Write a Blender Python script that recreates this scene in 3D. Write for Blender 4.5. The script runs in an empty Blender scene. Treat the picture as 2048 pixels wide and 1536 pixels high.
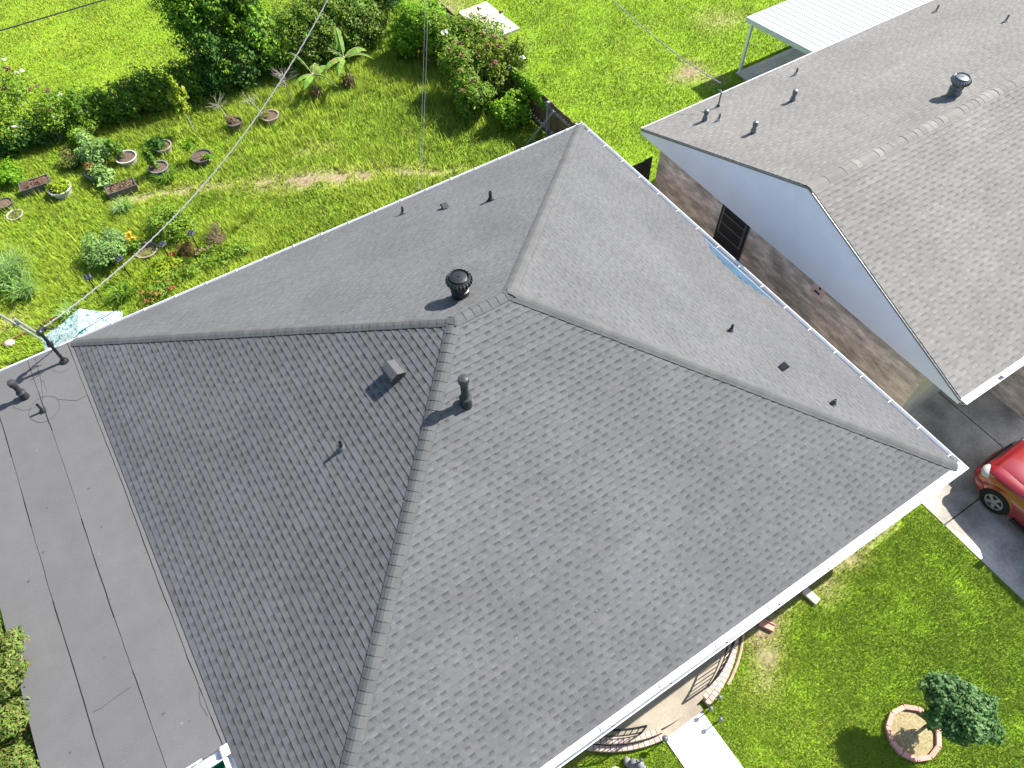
import bpy, math, random
import numpy as np
from mathutils import Vector, Matrix

S = bpy.context.scene
COL = S.collection
R = math.radians
rnd = random.Random(7)
rng = np.random.default_rng(7)

# ------------------------------------------------------------------ camera
CAM = np.array([-4.11956, -7.58489, 13.14441])
CR = np.array([[0.841808, -0.539684, -0.010036], [0.449847, 0.691161, 0.565627], [0.298324, 0.480664, -0.8246]])
FPX = 1498.9
cd = bpy.data.cameras.new('camera'); cam = bpy.data.objects.new('camera', cd); COL.objects.link(cam)
M4 = Matrix.Identity(4)
for i in range(3):
    M4[i][0] = CR[0][i]; M4[i][1] = CR[1][i]; M4[i][2] = -CR[2][i]; M4[i][3] = CAM[i]
cam.matrix_world = M4
cd.sensor_width = 36; cd.lens = 36 * FPX / 2048; cd.clip_end = 2000
S.camera = cam

# ------------------------------------------------------------------ light
AZ, EL = R(92), R(47)
SUN = Vector((math.sin(AZ) * math.cos(EL), math.cos(AZ) * math.cos(EL), math.sin(EL)))
W_ = bpy.data.worlds.new('World'); S.world = W_; W_.use_nodes = True
nt = W_.node_tree; bg = nt.nodes['Background']
sky = nt.nodes.new('ShaderNodeTexSky'); sky.sky_type = 'NISHITA'; sky.sun_disc = False
sky.sun_elevation = EL; sky.sun_rotation = AZ; sky.air_density = 1.0; sky.dust_density = 1.2
nt.links.new(sky.outputs[0], bg.inputs[0]); bg.inputs[1].default_value = 0.11
sl = bpy.data.lights.new('sun', 'SUN'); sl.energy = 5.0; sl.angle = R(0.55); sl.color = (1.0, 0.965, 0.91)
so = bpy.data.objects.new('sun', sl); COL.objects.link(so); so.location = (30, -5, 40)
so.rotation_euler = SUN.to_track_quat('Z', 'Y').to_euler()
S.view_settings.view_transform = 'Standard'; S.view_settings.look = 'None'
S.view_settings.exposure = 1.05; S.view_settings.gamma = 1.0
S.cycles.max_bounces = 6; S.cycles.transparent_max_bounces = 6

G = -2.6            # ground level (eaves of the main house are z = 0)

# ------------------------------------------------------------------ materials
def mat(name, base, rough=0.8, noise=None, attr=False, bump=None, metal=0.0, trans=0.0, coat=0.0, spec=0.3, coords='Object'):
    m = bpy.data.materials.new(name); m.use_nodes = True
    n = m.node_tree.nodes; l = m.node_tree.links; b = n['Principled BSDF']
    b.inputs['Roughness'].default_value = rough; b.inputs['Metallic'].default_value = metal
    b.inputs['Specular IOR Level'].default_value = spec
    if coat: b.inputs['Coat Weight'].default_value = coat; b.inputs['Coat Roughness'].default_value = 0.05
    col = None
    rgb = n.new('ShaderNodeRGB'); rgb.outputs[0].default_value = (*base, 1); col = rgb.outputs[0]
    tc = n.new('ShaderNodeTexCoord')
    def mul(a, bsock):
        x = n.new('ShaderNodeMix'); x.data_type = 'RGBA'; x.blend_type = 'MULTIPLY'; x.inputs[0].default_value = 1
        l.new(a, x.inputs[6]); l.new(bsock, x.inputs[7]); return x.outputs[2]
    if attr:
        a = n.new('ShaderNodeAttribute'); a.attribute_name = 'Col'; col = mul(col, a.outputs['Color'])
    for (sc, amt, det) in (noise or []):
        t = n.new('ShaderNodeTexNoise'); t.inputs['Scale'].default_value = sc; t.inputs['Detail'].default_value = det
        l.new(tc.outputs[coords], t.inputs['Vector'])
        r = n.new('ShaderNodeMapRange'); r.inputs[1].default_value = 0.3; r.inputs[2].default_value = 0.7
        r.inputs[3].default_value = 1 - amt; r.inputs[4].default_value = 1 + amt; r.clamp = True
        l.new(t.outputs[0], r.inputs[0]); col = mul(col, r.outputs[0])
    l.new(col, b.inputs['Base Color'])
    if bump:
        t = n.new('ShaderNodeTexNoise'); t.inputs['Scale'].default_value = bump[0]; t.inputs['Detail'].default_value = 4
        l.new(tc.outputs[coords], t.inputs['Vector'])
        bp = n.new('ShaderNodeBump'); bp.inputs['Strength'].default_value = bump[1]; bp.inputs['Distance'].default_value = bump[2]
        l.new(t.outputs[0], bp.inputs['Height']); l.new(bp.outputs[0], b.inputs['Normal'])
    if trans:
        o = n['Material Output']; tr = n.new('ShaderNodeBsdfTranslucent'); mx = n.new('ShaderNodeMixShader')
        l.new(col, tr.inputs[0]); mx.inputs[0].default_value = trans
        l.new(b.outputs[0], mx.inputs[1]); l.new(tr.outputs[0], mx.inputs[2]); l.new(mx.outputs[0], o.inputs['Surface'])
    return m

def brick_mat(name, axis, c1, c2, mortar, dark=0.45):
    m = bpy.data.materials.new(name); m.use_nodes = True
    n = m.node_tree.nodes; l = m.node_tree.links; b = n['Principled BSDF']; b.inputs['Roughness'].default_value = 0.9
    tc = n.new('ShaderNodeTexCoord'); sp = n.new('ShaderNodeSeparateXYZ'); cb = n.new('ShaderNodeCombineXYZ')
    l.new(tc.outputs['Object'], sp.inputs[0]); l.new(sp.outputs['Y' if axis == 'X' else 'X'], cb.inputs[0]); l.new(sp.outputs['Z'], cb.inputs[1])
    br = n.new('ShaderNodeTexBrick'); br.inputs['Scale'].default_value = 1.0
    br.inputs['Brick Width'].default_value = 0.21; br.inputs['Row Height'].default_value = 0.075; br.inputs['Mortar Size'].default_value = 0.008
    br.inputs['Color1'].default_value = (*c1, 1); br.inputs['Color2'].default_value = (*c2, 1); br.inputs['Mortar'].default_value = (*mortar, 1)
    br.inputs['Bias'].default_value = -0.1
    l.new(cb.outputs[0], br.inputs['Vector'])
    t = n.new('ShaderNodeTexNoise'); t.inputs['Scale'].default_value = 1.7; t.inputs['Detail'].default_value = 5
    mp = n.new('ShaderNodeMapping'); mp.inputs['Scale'].default_value = (1, 1, 2.6); l.new(tc.outputs['Object'], mp.inputs[0]); l.new(mp.outputs[0], t.inputs['Vector'])
    r = n.new('ShaderNodeMapRange'); r.inputs[1].default_value = 0.35; r.inputs[2].default_value = 0.65; r.inputs[3].default_value = dark; r.inputs[4].default_value = 1.25
    l.new(t.outputs[0], r.inputs[0])
    x = n.new('ShaderNodeMix'); x.data_type = 'RGBA'; x.blend_type = 'MULTIPLY'; x.inputs[0].default_value = 1
    l.new(br.outputs[0], x.inputs[6]); l.new(r.outputs[0], x.inputs[7]); l.new(x.outputs[2], b.inputs['Base Color'])
    bp = n.new('ShaderNodeBump'); bp.inputs['Strength'].default_value = 0.4; bp.inputs['Distance'].default_value = 0.01; bp.invert = True
    l.new(br.outputs['Fac'], bp.inputs['Height']); l.new(bp.outputs[0], b.inputs['Normal'])
    return m

MAT = dict(
    shingle=mat('shingle', (.112, .112, .1145), .9, [(160, .35, 3), (9, .07, 2), (.7, .10, 4)], True, (260, .35, .004)),
    shingle_warm=mat('weathered_shingle', (.172, .164, .152), .9, [(140, .3, 3), (5, .07, 2), (.6, .08, 3)], True, (220, .35, .004)),
    ridge=mat('ridge_shingle', (.102, .102, .101), .9, [(150, .3, 3), (6, .08, 2), (1.2, .08, 2)], True, (260, .3, .004)),
    membrane=mat('rolled_roofing', (.114, .112, .110), .9, [(120, .18, 3), (3, .04, 3), (.8, .05, 3)], True, (200, .2, .003)),
    white=mat('white_aluminium', (.64, .67, .69), .45, [(6, .04, 2)]),
    trough=mat('gutter_inside', (.44, .44, .44), .5, [(5, .12, 3)]),
    siding=mat('pale_siding', (.86, .88, .92), .55, [(2, .03, 2)]),
    fascia=mat('painted_fascia', (.74, .73, .70), .6, [(4, .06, 3)]),
    blackmetal=mat('black_painted_metal', (.018, .020, .022), .38, [(9, .2, 2)], spec=.5),
    greymetal=mat('dull_galvanised_metal', (.15, .17, .18), .4, [(7, .2, 3)], metal=.4, spec=.5),
    lead=mat('grey_flashing', (.13, .13, .13), .6, [(8, .15, 3)]),
    galv=mat('galvanised_pipe', (.42, .43, .43), .45, [(10, .15, 3)], metal=.4),
    cap=mat('vent_cap_metal', (.06, .063, .068), .35, [(9, .15, 2)], metal=.3),
    hood=mat('grey_hood_paint', (.085, .085, .088), .7, [(20, .12, 2)], True),
    box=mat('charcoal_vent_paint', (.028, .029, .032), .6, [(20, .12, 2)]),
    brickX=brick_mat('brown_brick_side', 'X', (.78, .67, .57), (.50, .42, .35), (.66, .62, .57), .62),
    brickY=brick_mat('brown_brick_front', 'Y', (.78, .67, .57), (.50, .42, .35), (.66, .62, .57), .62),
    houseX=brick_mat('house_brick_side', 'X', (.62, .52, .44), (.45, .36, .29), (.35, .33, .3), .75),  # unseen side walls, brick lightened to bounce light onto the neighbour's wall
    houseY=brick_mat('house_brick_front', 'Y', (.34, .22, .16), (.25, .14, .10), (.35, .33, .3), .75),
    dark=mat('dark_glass', (.012, .013, .016), .15, spec=.5),
    doorpaint=mat('dark_door_paint', (.022, .022, .027), .5, [(5, .1, 2)]),
    concrete=mat('driveway_concrete', (.41, .375, .32), .9, [(1.0, .5, 6), (14, .12, 4), (90, .10, 2)], True, (80, .2, .003)),
    walk=mat('white_concrete', (.78, .76, .70), .85, [(3, .06, 4), (60, .05, 2)], False, (80, .15, .002)),
    porch=mat('porch_concrete', (.31, .265, .205), .85, [(1.6, .22, 5), (20, .08, 3)], False, (60, .15, .002)),
    slab=mat('old_concrete_slab', (.52, .47, .38), .9, [(2, .15, 4), (40, .1, 2)], False, (60, .2, .003)),
    brickedge=mat('porch_brick', (.50, .42, .36), .85, [(20, .15, 3)], True),
    pinkedge=mat('pink_edging_block', (.56, .29, .23), .85, [(25, .12, 3)], True),
    rug=mat('green_outdoor_carpet', (.0, .30, .12), .95, [(60, .15, 2)]),
    greyboard=mat('weathered_grey_board', (.22, .22, .21), .85, [(7, .25, 4)]),
    fence=mat('dark_old_fence_wood', (.055, .048, .042), .9, [(6, .35, 4)], True),
    brownwood=mat('brown_fence_wood', (.12, .075, .05), .9, [(6, .3, 4)], True),
    iron=mat('black_wrought_iron', (.012, .012, .013), .5),
    bark=mat('bark', (.12, .095, .07), .95, [(14, .35, 4)]),
    palebark=mat('pale_bark', (.33, .30, .24), .9, [(14, .25, 4)]),
    leaf=mat('foliage', (1, 1, 1), .55, None, True, None, trans=.42),
    flower=mat('petals', (1, 1, 1), .6, None, True, None, trans=.25),
    grass=mat('grass_blades', (1, 1, 1), .6, None, True, None, trans=.38),
    terracotta=mat('soil_brown', (.125, .085, .06), .95, [(25, .35, 3)], False, (40, .6, .02)),
    potwhite=mat('white_pot', (.48, .46, .42), .6, [(8, .1, 3)]),
    potgrey=mat('grey_pot', (.20, .195, .20), .6, [(8, .15, 3)]),
    potdark=mat('dark_plastic_pot', (.10, .09, .085), .6, [(8, .2, 3)]),
    potmauve=mat('mauve_basin', (.33, .25, .24), .6, [(8, .15, 3)]),
    redpaint=mat('red_car_paint', (.23, .008, .012), .28, None, False, None, coat=1.0, spec=.6),
    tyre=mat('tyre_rubber', (.012, .012, .013), .85),
    rim=mat('alloy_rim', (.46, .47, .48), .35, None, False, None, metal=.7),
    lamp=mat('headlight_glass', (.45, .45, .43), .12, None, False, None, coat=1.0),
    amber=mat('amber_lens', (.55, .16, .03), .2, None, False, None, coat=1.0),
    blackplastic=mat('black_trim', (.02, .02, .021), .6),
    sheet=mat('white_metal_sheet', (.52, .56, .56), .45, [(3, .04, 3)]),
    solar=mat('solar_light_head', (.13, .13, .16), .35, [(20, .2, 2)], spec=.5),
    globe=mat('grey_globe', (.13, .13, .15), .3, spec=.5),
    stone=mat('grey_stone', (.22, .22, .25), .8, [(15, .25, 4)]),
    palestone=mat('pale_stone', (.52, .45, .38), .9, [(12, .15, 4)], False, (20, .4, .02)),
    mulch=mat('dry_mulch', (.30, .25, .13), .95, [(18, .3, 4), (70, .25, 2)], False, (40, .5, .02)),
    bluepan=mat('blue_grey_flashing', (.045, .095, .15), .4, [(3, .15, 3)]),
    rust=mat('rusty_pipe', (.22, .10, .055), .8, [(12, .35, 4)]),
    paver=mat('pinkish_paver', (.60, .47, .40), .9, [(15, .12, 3)], False, (40, .3, .005)),
    plate=mat('pinkish_wall_plate', (.72, .52, .48), .6, [(9, .15, 3)]),
    wire=mat('grey_cable', (.27, .27, .27), .6),
    blackwire=mat('black_cable', (.03, .035, .04), .6),
    bananastem=mat('banana_stem', (.30, .33, .13), .7, [(9, .2, 3)]),
)

def soften_normals(m, k):
    # thin blades scatter light like an upward facing turf: lean the shading normal towards the zenith
    n = m.node_tree.nodes; l = m.node_tree.links; g = n.new('ShaderNodeNewGeometry')
    a = n.new('ShaderNodeVectorMath'); a.operation = 'SCALE'; a.inputs['Scale'].default_value = 1 - k; l.new(g.outputs['Normal'], a.inputs[0])
    b = n.new('ShaderNodeVectorMath'); b.operation = 'ADD'; b.inputs[1].default_value = (0, 0, k); l.new(a.outputs[0], b.inputs[0])
    c = n.new('ShaderNodeVectorMath'); c.operation = 'NORMALIZE'; l.new(b.outputs[0], c.inputs[0]); l.new(c.outputs[0], n['Principled BSDF'].inputs['Normal'])
    for nd in n:
        if nd.type == 'BSDF_TRANSLUCENT': l.new(c.outputs[0], nd.inputs['Normal'])
soften_normals(MAT['grass'], .72); soften_normals(MAT['leaf'], .35)

# umbrella fabric: white with scattered teal leaf strokes printed on it
def umbrella_mat():
    m = mat('printed_umbrella_fabric', (1, 1, 1), .8, trans=.2)
    n = m.node_tree.nodes; l = m.node_tree.links; b = n['Principled BSDF']
    tc = n.new('ShaderNodeTexCoord'); mp = n.new('ShaderNodeMapping'); mp.inputs['Scale'].default_value = (9, 4.5, 4); mp.inputs['Rotation'].default_value = (0, 0, .6)
    l.new(tc.outputs['Object'], mp.inputs[0])
    t = n.new('ShaderNodeTexNoise'); t.inputs['Scale'].default_value = 1.7; t.inputs['Detail'].default_value = 3; t.inputs['Distortion'].default_value = 1.2
    l.new(mp.outputs[0], t.inputs['Vector'])
    cr = n.new('ShaderNodeValToRGB'); e = cr.color_ramp.elements
    e[0].position = .40; e[0].color = (.07, .22, .20, 1); e[1].position = .47; e[1].color = (.50, .58, .57, 1)
    x = e.new(.54); x.color = (.50, .58, .57, 1); y = e.new(.57); y.color = (.14, .32, .29, 1); z = e.new(.62); z.color = (.50, .58, .57, 1)
    l.new(t.outputs[0], cr.inputs[0]); l.new(cr.outputs[0], b.inputs['Base Color'])
    for nd in n:
        if nd.type == 'BSDF_TRANSLUCENT': l.new(cr.outputs[0], nd.inputs[0])
    return m
MAT['umbrella'] = umbrella_mat()

# ------------------------------------------------------------------ helpers
def tag(o, label=None, cat=None, group=None, kind=None):
    if label: o['label'] = label
    if cat: o['category'] = cat
    if group: o['group'] = group
    if kind: o['kind'] = kind
    return o

def thing(name, label, cat, loc=(0, 0, 0), rz=0.0, group=None):
    o = bpy.data.objects.new(name, None); COL.objects.link(o); o.empty_display_size = .2
    o.location = loc; o.rotation_euler = (0, 0, rz)
    return tag(o, label, cat, group)

def mesh_np(name, V, F, mat_, parent=None, C=None, smooth=False, loc=None):
    """V (n,3); F (m,k) all the same k; C (m,3) per face or (m,k,3) per corner"""
    V = np.asarray(V, np.float32); F = np.asarray(F, np.int32); k = F.shape[1]
    me = bpy.data.meshes.new(name)
    me.vertices.add(len(V)); me.vertices.foreach_set('co', V.ravel())
    me.loops.add(F.size); me.loops.foreach_set('vertex_index', F.ravel())
    me.polygons.add(len(F)); me.polygons.foreach_set('loop_start', np.arange(0, F.size, k, dtype=np.int32))
    me.update(calc_edges=True)
    if C is not None:
        C = np.asarray(C, np.float32)
        if C.ndim == 2: C = np.repeat(C[:, None, :], k, 1)
        ca = me.color_attributes.new('Col', 'FLOAT_COLOR', 'CORNER')
        ca.data.foreach_set('color', np.concatenate([C.reshape(-1, 3), np.ones((F.size, 1), np.float32)], 1).ravel())
    me.materials.append(mat_)
    if smooth: me.polygons.foreach_set('use_smooth', np.ones(len(F), bool))
    me.validate(); me.update()
    o = bpy.data.objects.new(name, me); COL.objects.link(o)
    if parent: o.parent = parent
    if loc is not None: o.location = loc
    return o

class MB:
    def __init__(s): s.v = []; s.f = []; s.c = []
    def face(s, pts, col=(1, 1, 1)):
        i = len(s.v); s.v += [tuple(p) for p in pts]; s.f.append(list(range(i, i + len(pts))))
        s.c.append([tuple(c) for c in col] if isinstance(col[0], (tuple, list)) else [tuple(col)] * len(pts))
    def box(s, c, d, rz=0.0, col=(1, 1, 1), rot=None, bev=0.0):
        hx, hy, hz = d[0] / 2, d[1] / 2, d[2] / 2
        m = rot if rot is not None else Matrix.Rotation(rz, 3, 'Z')
        P = [Vector(c) + m @ Vector((x * hx, y * hy, z * hz)) for x in (-1, 1) for y in (-1, 1) for z in (-1, 1)]
        for q in ((0, 1, 3, 2), (4, 6, 7, 5), (0, 4, 5, 1), (2, 3, 7, 6), (0, 2, 6, 4), (1, 5, 7, 3)):
            s.face([P[k] for k in q], col)
    def tube(s, pts, r, n=8, col=(1, 1, 1), cap=True):
        pts = [Vector(p) for p in pts]; rs = r if isinstance(r, (list, tuple)) else [r] * len(pts)
        i0 = len(s.v); up = Vector((0, 0, 1))
        for i, p in enumerate(pts):
            t = (pts[min(i + 1, len(pts) - 1)] - pts[max(i - 1, 0)]).normalized()
            a = t.cross(up)
            if a.length < 1e-3: a = t.cross(Vector((1, 0, 0)))
            a.normalize(); b = t.cross(a)
            for k in range(n):
                an = 2 * math.pi * k / n; s.v.append(tuple(p + (a * math.cos(an) + b * math.sin(an)) * rs[i]))
        for i in range(len(pts) - 1):
            for k in range(n):
                q = [i0 + i * n + k, i0 + i * n + (k + 1) % n, i0 + (i + 1) * n + (k + 1) % n, i0 + (i + 1) * n + k]
                s.f.append(q); s.c.append([col] * 4)
        if cap:
            s.f.append([i0 + k for k in range(n)][::-1]); s.c.append([col] * n)
            e = i0 + (len(pts) - 1) * n; s.f.append([e + k for k in range(n)]); s.c.append([col] * n)
    def lathe(s, prof, o=(0, 0, 0), n=20, col=(1, 1, 1), axis='Z'):
        i0 = len(s.v); o = Vector(o)
        for (r, z) in prof:
            for k in range(n):
                a = 2 * math.pi * k / n; x, y = r * math.cos(a), r * math.sin(a)
                s.v.append(tuple(o + (Vector((x, y, z)) if axis == 'Z' else Vector((z, x, y)))))
        for i in range(len(prof) - 1):
            for k in range(n):
                s.f.append([i0 + i * n + k, i0 + i * n + (k + 1) % n, i0 + (i + 1) * n + (k + 1) % n, i0 + (i + 1) * n + k]); s.c.append([col] * 4)
    def sphere(s, c, r, n=14, m=8, col=(1, 1, 1)):
        rr = r if isinstance(r, (tuple, list)) else (r, r, r); i0 = len(s.v)
        for i in range(m + 1):
            ph = math.pi * i / m
            for k in range(n):
                a = 2 * math.pi * k / n
                s.v.append((c[0] + rr[0] * math.sin(ph) * math.cos(a), c[1] + rr[1] * math.sin(ph) * math.sin(a), c[2] + rr[2] * math.cos(ph)))
        for i in range(m):
            for k in range(n):
                s.f.append([i0 + i * n + k, i0 + (i + 1) * n + k, i0 + (i + 1) * n + (k + 1) % n, i0 + i * n + (k + 1) % n]); s.c.append([col] * 4)
    def build(s, name, mat_, parent=None, smooth=False, loc=None, bevel=0.0, sub=0):
        me = bpy.data.meshes.new(name); me.from_pydata(s.v, [], s.f); me.update()
        ca = me.color_attributes.new('Col', 'FLOAT_COLOR', 'CORNER')
        flat = [x for f in s.c for c in f for x in (c[0], c[1], c[2], 1.0)]
        ca.data.foreach_set('color', flat)
        me.materials.append(mat_)
        if smooth:
            me.polygons.foreach_set('use_smooth', [True] * len(me.polygons))
            me.set_sharp_from_angle(angle=R(40))
        o = bpy.data.objects.new(name, me); COL.objects.link(o)
        if parent: o.parent = parent
        if loc is not None: o.location = loc
        if bevel:
            b = o.modifiers.new('bevel', 'BEVEL'); b.width = bevel; b.segments = 2; b.limit_method = 'ANGLE'
        if sub:
            m = o.modifiers.new('sub', 'SUBSURF'); m.levels = sub; m.render_levels = sub
        return o

def copy_tree(o, parent=None):
    c = o.copy(); COL.objects.link(c)
    if parent: c.parent = parent
    for ch in list(o.children): copy_tree(ch, c)
    return c

def vnoise(x, y, seed=0, octaves=4, scale=1.0):
    x = np.asarray(x, float) * scale; y = np.asarray(y, float) * scale
    out = np.zeros_like(x); amp = .5; tot = 0
    for o_ in range(octaves):
        xi = np.floor(x).astype(np.int64); yi = np.floor(y).astype(np.int64); fx = x - xi; fy = y - yi
        fx = fx * fx * (3 - 2 * fx); fy = fy * fy * (3 - 2 * fy)
        def h(a, b):
            v = np.sin((a * 127.1 + b * 311.7 + (seed + o_) * 74.7)) * 43758.5453
            return v - np.floor(v)
        out += amp * ((h(xi, yi) * (1 - fx) + h(xi + 1, yi) * fx) * (1 - fy) + (h(xi, yi + 1) * (1 - fx) + h(xi + 1, yi + 1) * fx) * fy)
        tot += amp; amp *= .5; x = x * 2.03 + 11.3; y = y * 2.03 + 5.7
    return out / tot

# ------------------------------------------------------------------ main house roof
WH = 6.4; PT = 0.473; RH = 0.5628; XE = RH + WH      # half width, pitch, half ridge, eave x
ZR = PT * WH
SL = math.sqrt(1 + PT * PT)
EXPO = 0.1286

def shingles(mb, O, U, V, N, L, H, xl, xr, expo=EXPO, seed=0, dark=.44, light=1.24, tooth=(.075, .15), gap=(.075, .135), var=.035, lift=.010):
    """courses of laminated shingles on one roof face. u along the eave, v up the slope"""
    r = random.Random(seed); O, U, V, N = Vector(O), Vector(U), Vector(V), Vector(N)
    P = lambda u, v, z: O + U * u + V * v + N * z
    nC = int(H / expo) + 1
    for i in range(nC):
        v0 = i * expo; v1 = min(v0 + expo * 1.04, H)
        if v1 - v0 < .01: continue
        a0, b0, a1, b1 = xl(v0), xr(v0), xl(v1), xr(v1)
        lo, hi = min(a0, a1), max(b0, b1)
        if hi - lo < .02: continue
        u = lo - r.random() * .3; cut = r.random() < .5; prev = None; sh = 1.0; shl = 0; wm = 0
        while u < hi:
            w = r.uniform(*gap) if cut else r.uniform(*tooth)
            if not cut and r.random() < .12: w += r.uniform(.08, .2)
            if shl <= 0: sh = 1 + r.uniform(-var, var); shl = 1.0; wm = r.uniform(-.012, .016)
            shl -= w
            e = u + w
            c = lambda x, v: min(max(x, xl(v)), xr(v))
            ua0, ub0, ua1, ub1 = c(u, v0), c(e, v0), c(u, v1), c(e, v1)
            if (ub0 - ua0) + (ub1 - ua1) > .004:
                h0 = lift if cut else lift + .002; h1 = .001 if cut else .002
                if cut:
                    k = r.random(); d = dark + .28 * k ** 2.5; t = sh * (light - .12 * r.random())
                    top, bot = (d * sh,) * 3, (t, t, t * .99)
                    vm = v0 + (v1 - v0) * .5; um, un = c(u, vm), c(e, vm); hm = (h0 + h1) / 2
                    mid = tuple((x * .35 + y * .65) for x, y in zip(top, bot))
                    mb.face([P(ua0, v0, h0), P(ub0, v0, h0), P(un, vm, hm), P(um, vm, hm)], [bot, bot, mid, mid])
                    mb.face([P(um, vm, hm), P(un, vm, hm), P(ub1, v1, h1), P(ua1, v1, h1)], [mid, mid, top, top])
                else:
                    t = sh * (1 + r.uniform(-.045, .045)); cc = (t * (1 + wm), t, t * (1 - wm))
                    mb.face([P(ua0, v0, h0), P(ub0, v0, h0), P(ub1, v1, h1), P(ua1, v1, h1)], cc)
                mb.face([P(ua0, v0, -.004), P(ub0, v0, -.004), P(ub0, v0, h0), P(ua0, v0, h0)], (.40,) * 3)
                if not cut:
                    for (x0, x1) in ((ua0, ua1), (ub0, ub1)):
                        mb.face([P(x0, v0, h0), P(x1, v1, h1), P(x1, v1, -.002), P(x0, v0, -.002)], (1.0,) * 3)
            u = e; cut = not cut

house = thing('hip_roof_house', 'large house in the middle under a dark grey shingled hip roof with white gutters', 'house', (0, 0, G))
def P_house(o):
    o.parent = house; o.location = Vector(o.location) - Vector((0, 0, G)); return o

yF, yB, xR_, xL_ = 6.33, 6.37, 6.90, 6.963        # where the shingles end on each side
def zroof_y(y): return PT * (WH - abs(y))
def bulge(y):                                      # right eave: shingles cut back along the bowed gutter
    t = (y + 0.1) / 1.35
    return .34 * max(0, 1 - t * t) ** 1.2 if abs(t) < 1 else 0
mbR = MB()
# front face: u = +X
v_off = (WH - yF) * SL
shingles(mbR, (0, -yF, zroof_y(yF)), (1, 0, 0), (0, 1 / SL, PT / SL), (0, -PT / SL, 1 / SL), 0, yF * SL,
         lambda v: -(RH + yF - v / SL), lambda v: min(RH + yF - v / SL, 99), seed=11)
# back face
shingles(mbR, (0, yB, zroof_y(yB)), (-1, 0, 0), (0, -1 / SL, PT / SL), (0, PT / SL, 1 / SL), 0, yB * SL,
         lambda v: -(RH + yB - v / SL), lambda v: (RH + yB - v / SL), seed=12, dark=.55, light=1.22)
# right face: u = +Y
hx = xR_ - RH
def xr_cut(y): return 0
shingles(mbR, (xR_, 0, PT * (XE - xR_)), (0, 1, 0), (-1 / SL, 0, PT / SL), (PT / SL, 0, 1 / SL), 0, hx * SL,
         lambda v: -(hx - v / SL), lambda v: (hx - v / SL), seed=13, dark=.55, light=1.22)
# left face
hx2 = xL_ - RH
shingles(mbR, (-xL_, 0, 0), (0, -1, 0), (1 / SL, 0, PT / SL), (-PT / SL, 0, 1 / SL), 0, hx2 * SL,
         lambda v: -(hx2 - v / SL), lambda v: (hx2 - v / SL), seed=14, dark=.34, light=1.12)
# trim the shingles back where the gutter bows
def trim(mb):
    for i, (x, y, z) in enumerate(mb.v):
        if x > 6.3 and abs(y) < 1.6 and abs(z - PT * (XE - x)) < .05:
            lim = xR_ - bulge(y)
            if x > lim: mb.v[i] = (lim, y, PT * (XE - lim) + (z - PT * (XE - x)))
trim(mbR)
for k in range(60):                               # stray pale granules and leaf bits lying on the slopes
    y = rnd.uniform(-6, 5.5); x = rnd.uniform(-6, 6); m_ = max(abs(y) , abs(x) - RH)
    z = PT * (WH - m_) + .016; q_ = rnd.uniform(.006, .013); c_ = rnd.choice([(3, 3, 2.8), (2.2, 1.9, 1.2), (.4, .35, .25)])
    mbR.face([(x - q_, y - q_ * .5, z), (x + q_ * 1.4, y - q_ * .4, z), (x + q_, y + q_ * .6, z), (x - q_ * .8, y + q_ * .5, z)], c_)
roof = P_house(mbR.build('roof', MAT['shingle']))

def ridge_caps(mb, A, B, nl, nr, half=.135, expo=.173, seed=0, gapstart=0.0):
    """overlapping cap shingles along A->B; nl/nr are in-slope directions going down each side"""
    r = random.Random(seed); A, B = Vector(A), Vector(B); d = (B - A); L = d.length; d.normalize()
    nl, nr = Vector(nl).normalized(), Vector(nr).normalized(); up = (nl + nr).normalized() * -1
    n = int(L / expo)
    for i in range(n + 1):
        s0 = gapstart + i * expo; s1 = min(s0 + expo * 1.35, L)
        if s1 <= s0: break
        t = 1 + r.uniform(-.07, .07); col = (t, t, t)
        hw = half * (1 + r.uniform(-.03, .03)); jit = r.uniform(-.006, .006)
        def ring(s, h):
            c = A + d * (s + jit)
            return [c + nl * hw + up * (.015 + h * .4), c + nl * hw * .45 + up * (h + .018), c + up * (h + .014), c + nr * hw * .45 + up * (h + .018), c + nr * hw + up * (.015 + h * .4)]
        a, b = ring(s0, .020), ring(s1, .008)
        for k in range(4): mb.face([a[k], a[k + 1], b[k + 1], b[k]], col)
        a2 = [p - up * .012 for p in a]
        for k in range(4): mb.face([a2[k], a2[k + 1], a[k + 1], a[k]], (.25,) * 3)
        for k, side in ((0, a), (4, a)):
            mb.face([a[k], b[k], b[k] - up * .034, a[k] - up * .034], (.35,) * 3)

RA, RB = (-RH, 0, ZR), (RH, 0, ZR)
cF, cB = Vector((0, -1, -PT)), Vector((0, 1, -PT)); cL, cRt = Vector((-1, 0, -PT)), Vector((1, 0, -PT))
def perp(face_down, d):                       # direction within a roof face, square to the hip line
    d = Vector(d).normalized(); f = Vector(face_down); w = f - d * f.dot(d); return w
caps = [((-(RH + yF), -yF, zroof_y(yF)), RA, cL, cF, 1), ((-(RH + yB), yB, zroof_y(yB)), RA, cB, cL, 2),
        ((RH + yF, -yF, zroof_y(yF)), RB, cF, cRt, 3), ((RH + yB, yB, zroof_y(yB)), RB, cRt, cB, 4), (RA, RB, cF, cB, 5)]
def lvl(v): return (v[0], v[1], v[2])
for a, b, f1, f2, sd in caps:
    a, b = Vector(a), Vector(b)
    m = MB(); d = b - a
    ridge_caps(m, a, b + d.normalized() * (.05 if sd != 5 else 0), perp(f1, d), perp(f2, d), seed=sd)
    o = m.build('ridge_cap', MAT['ridge']); o.parent = roof

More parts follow.
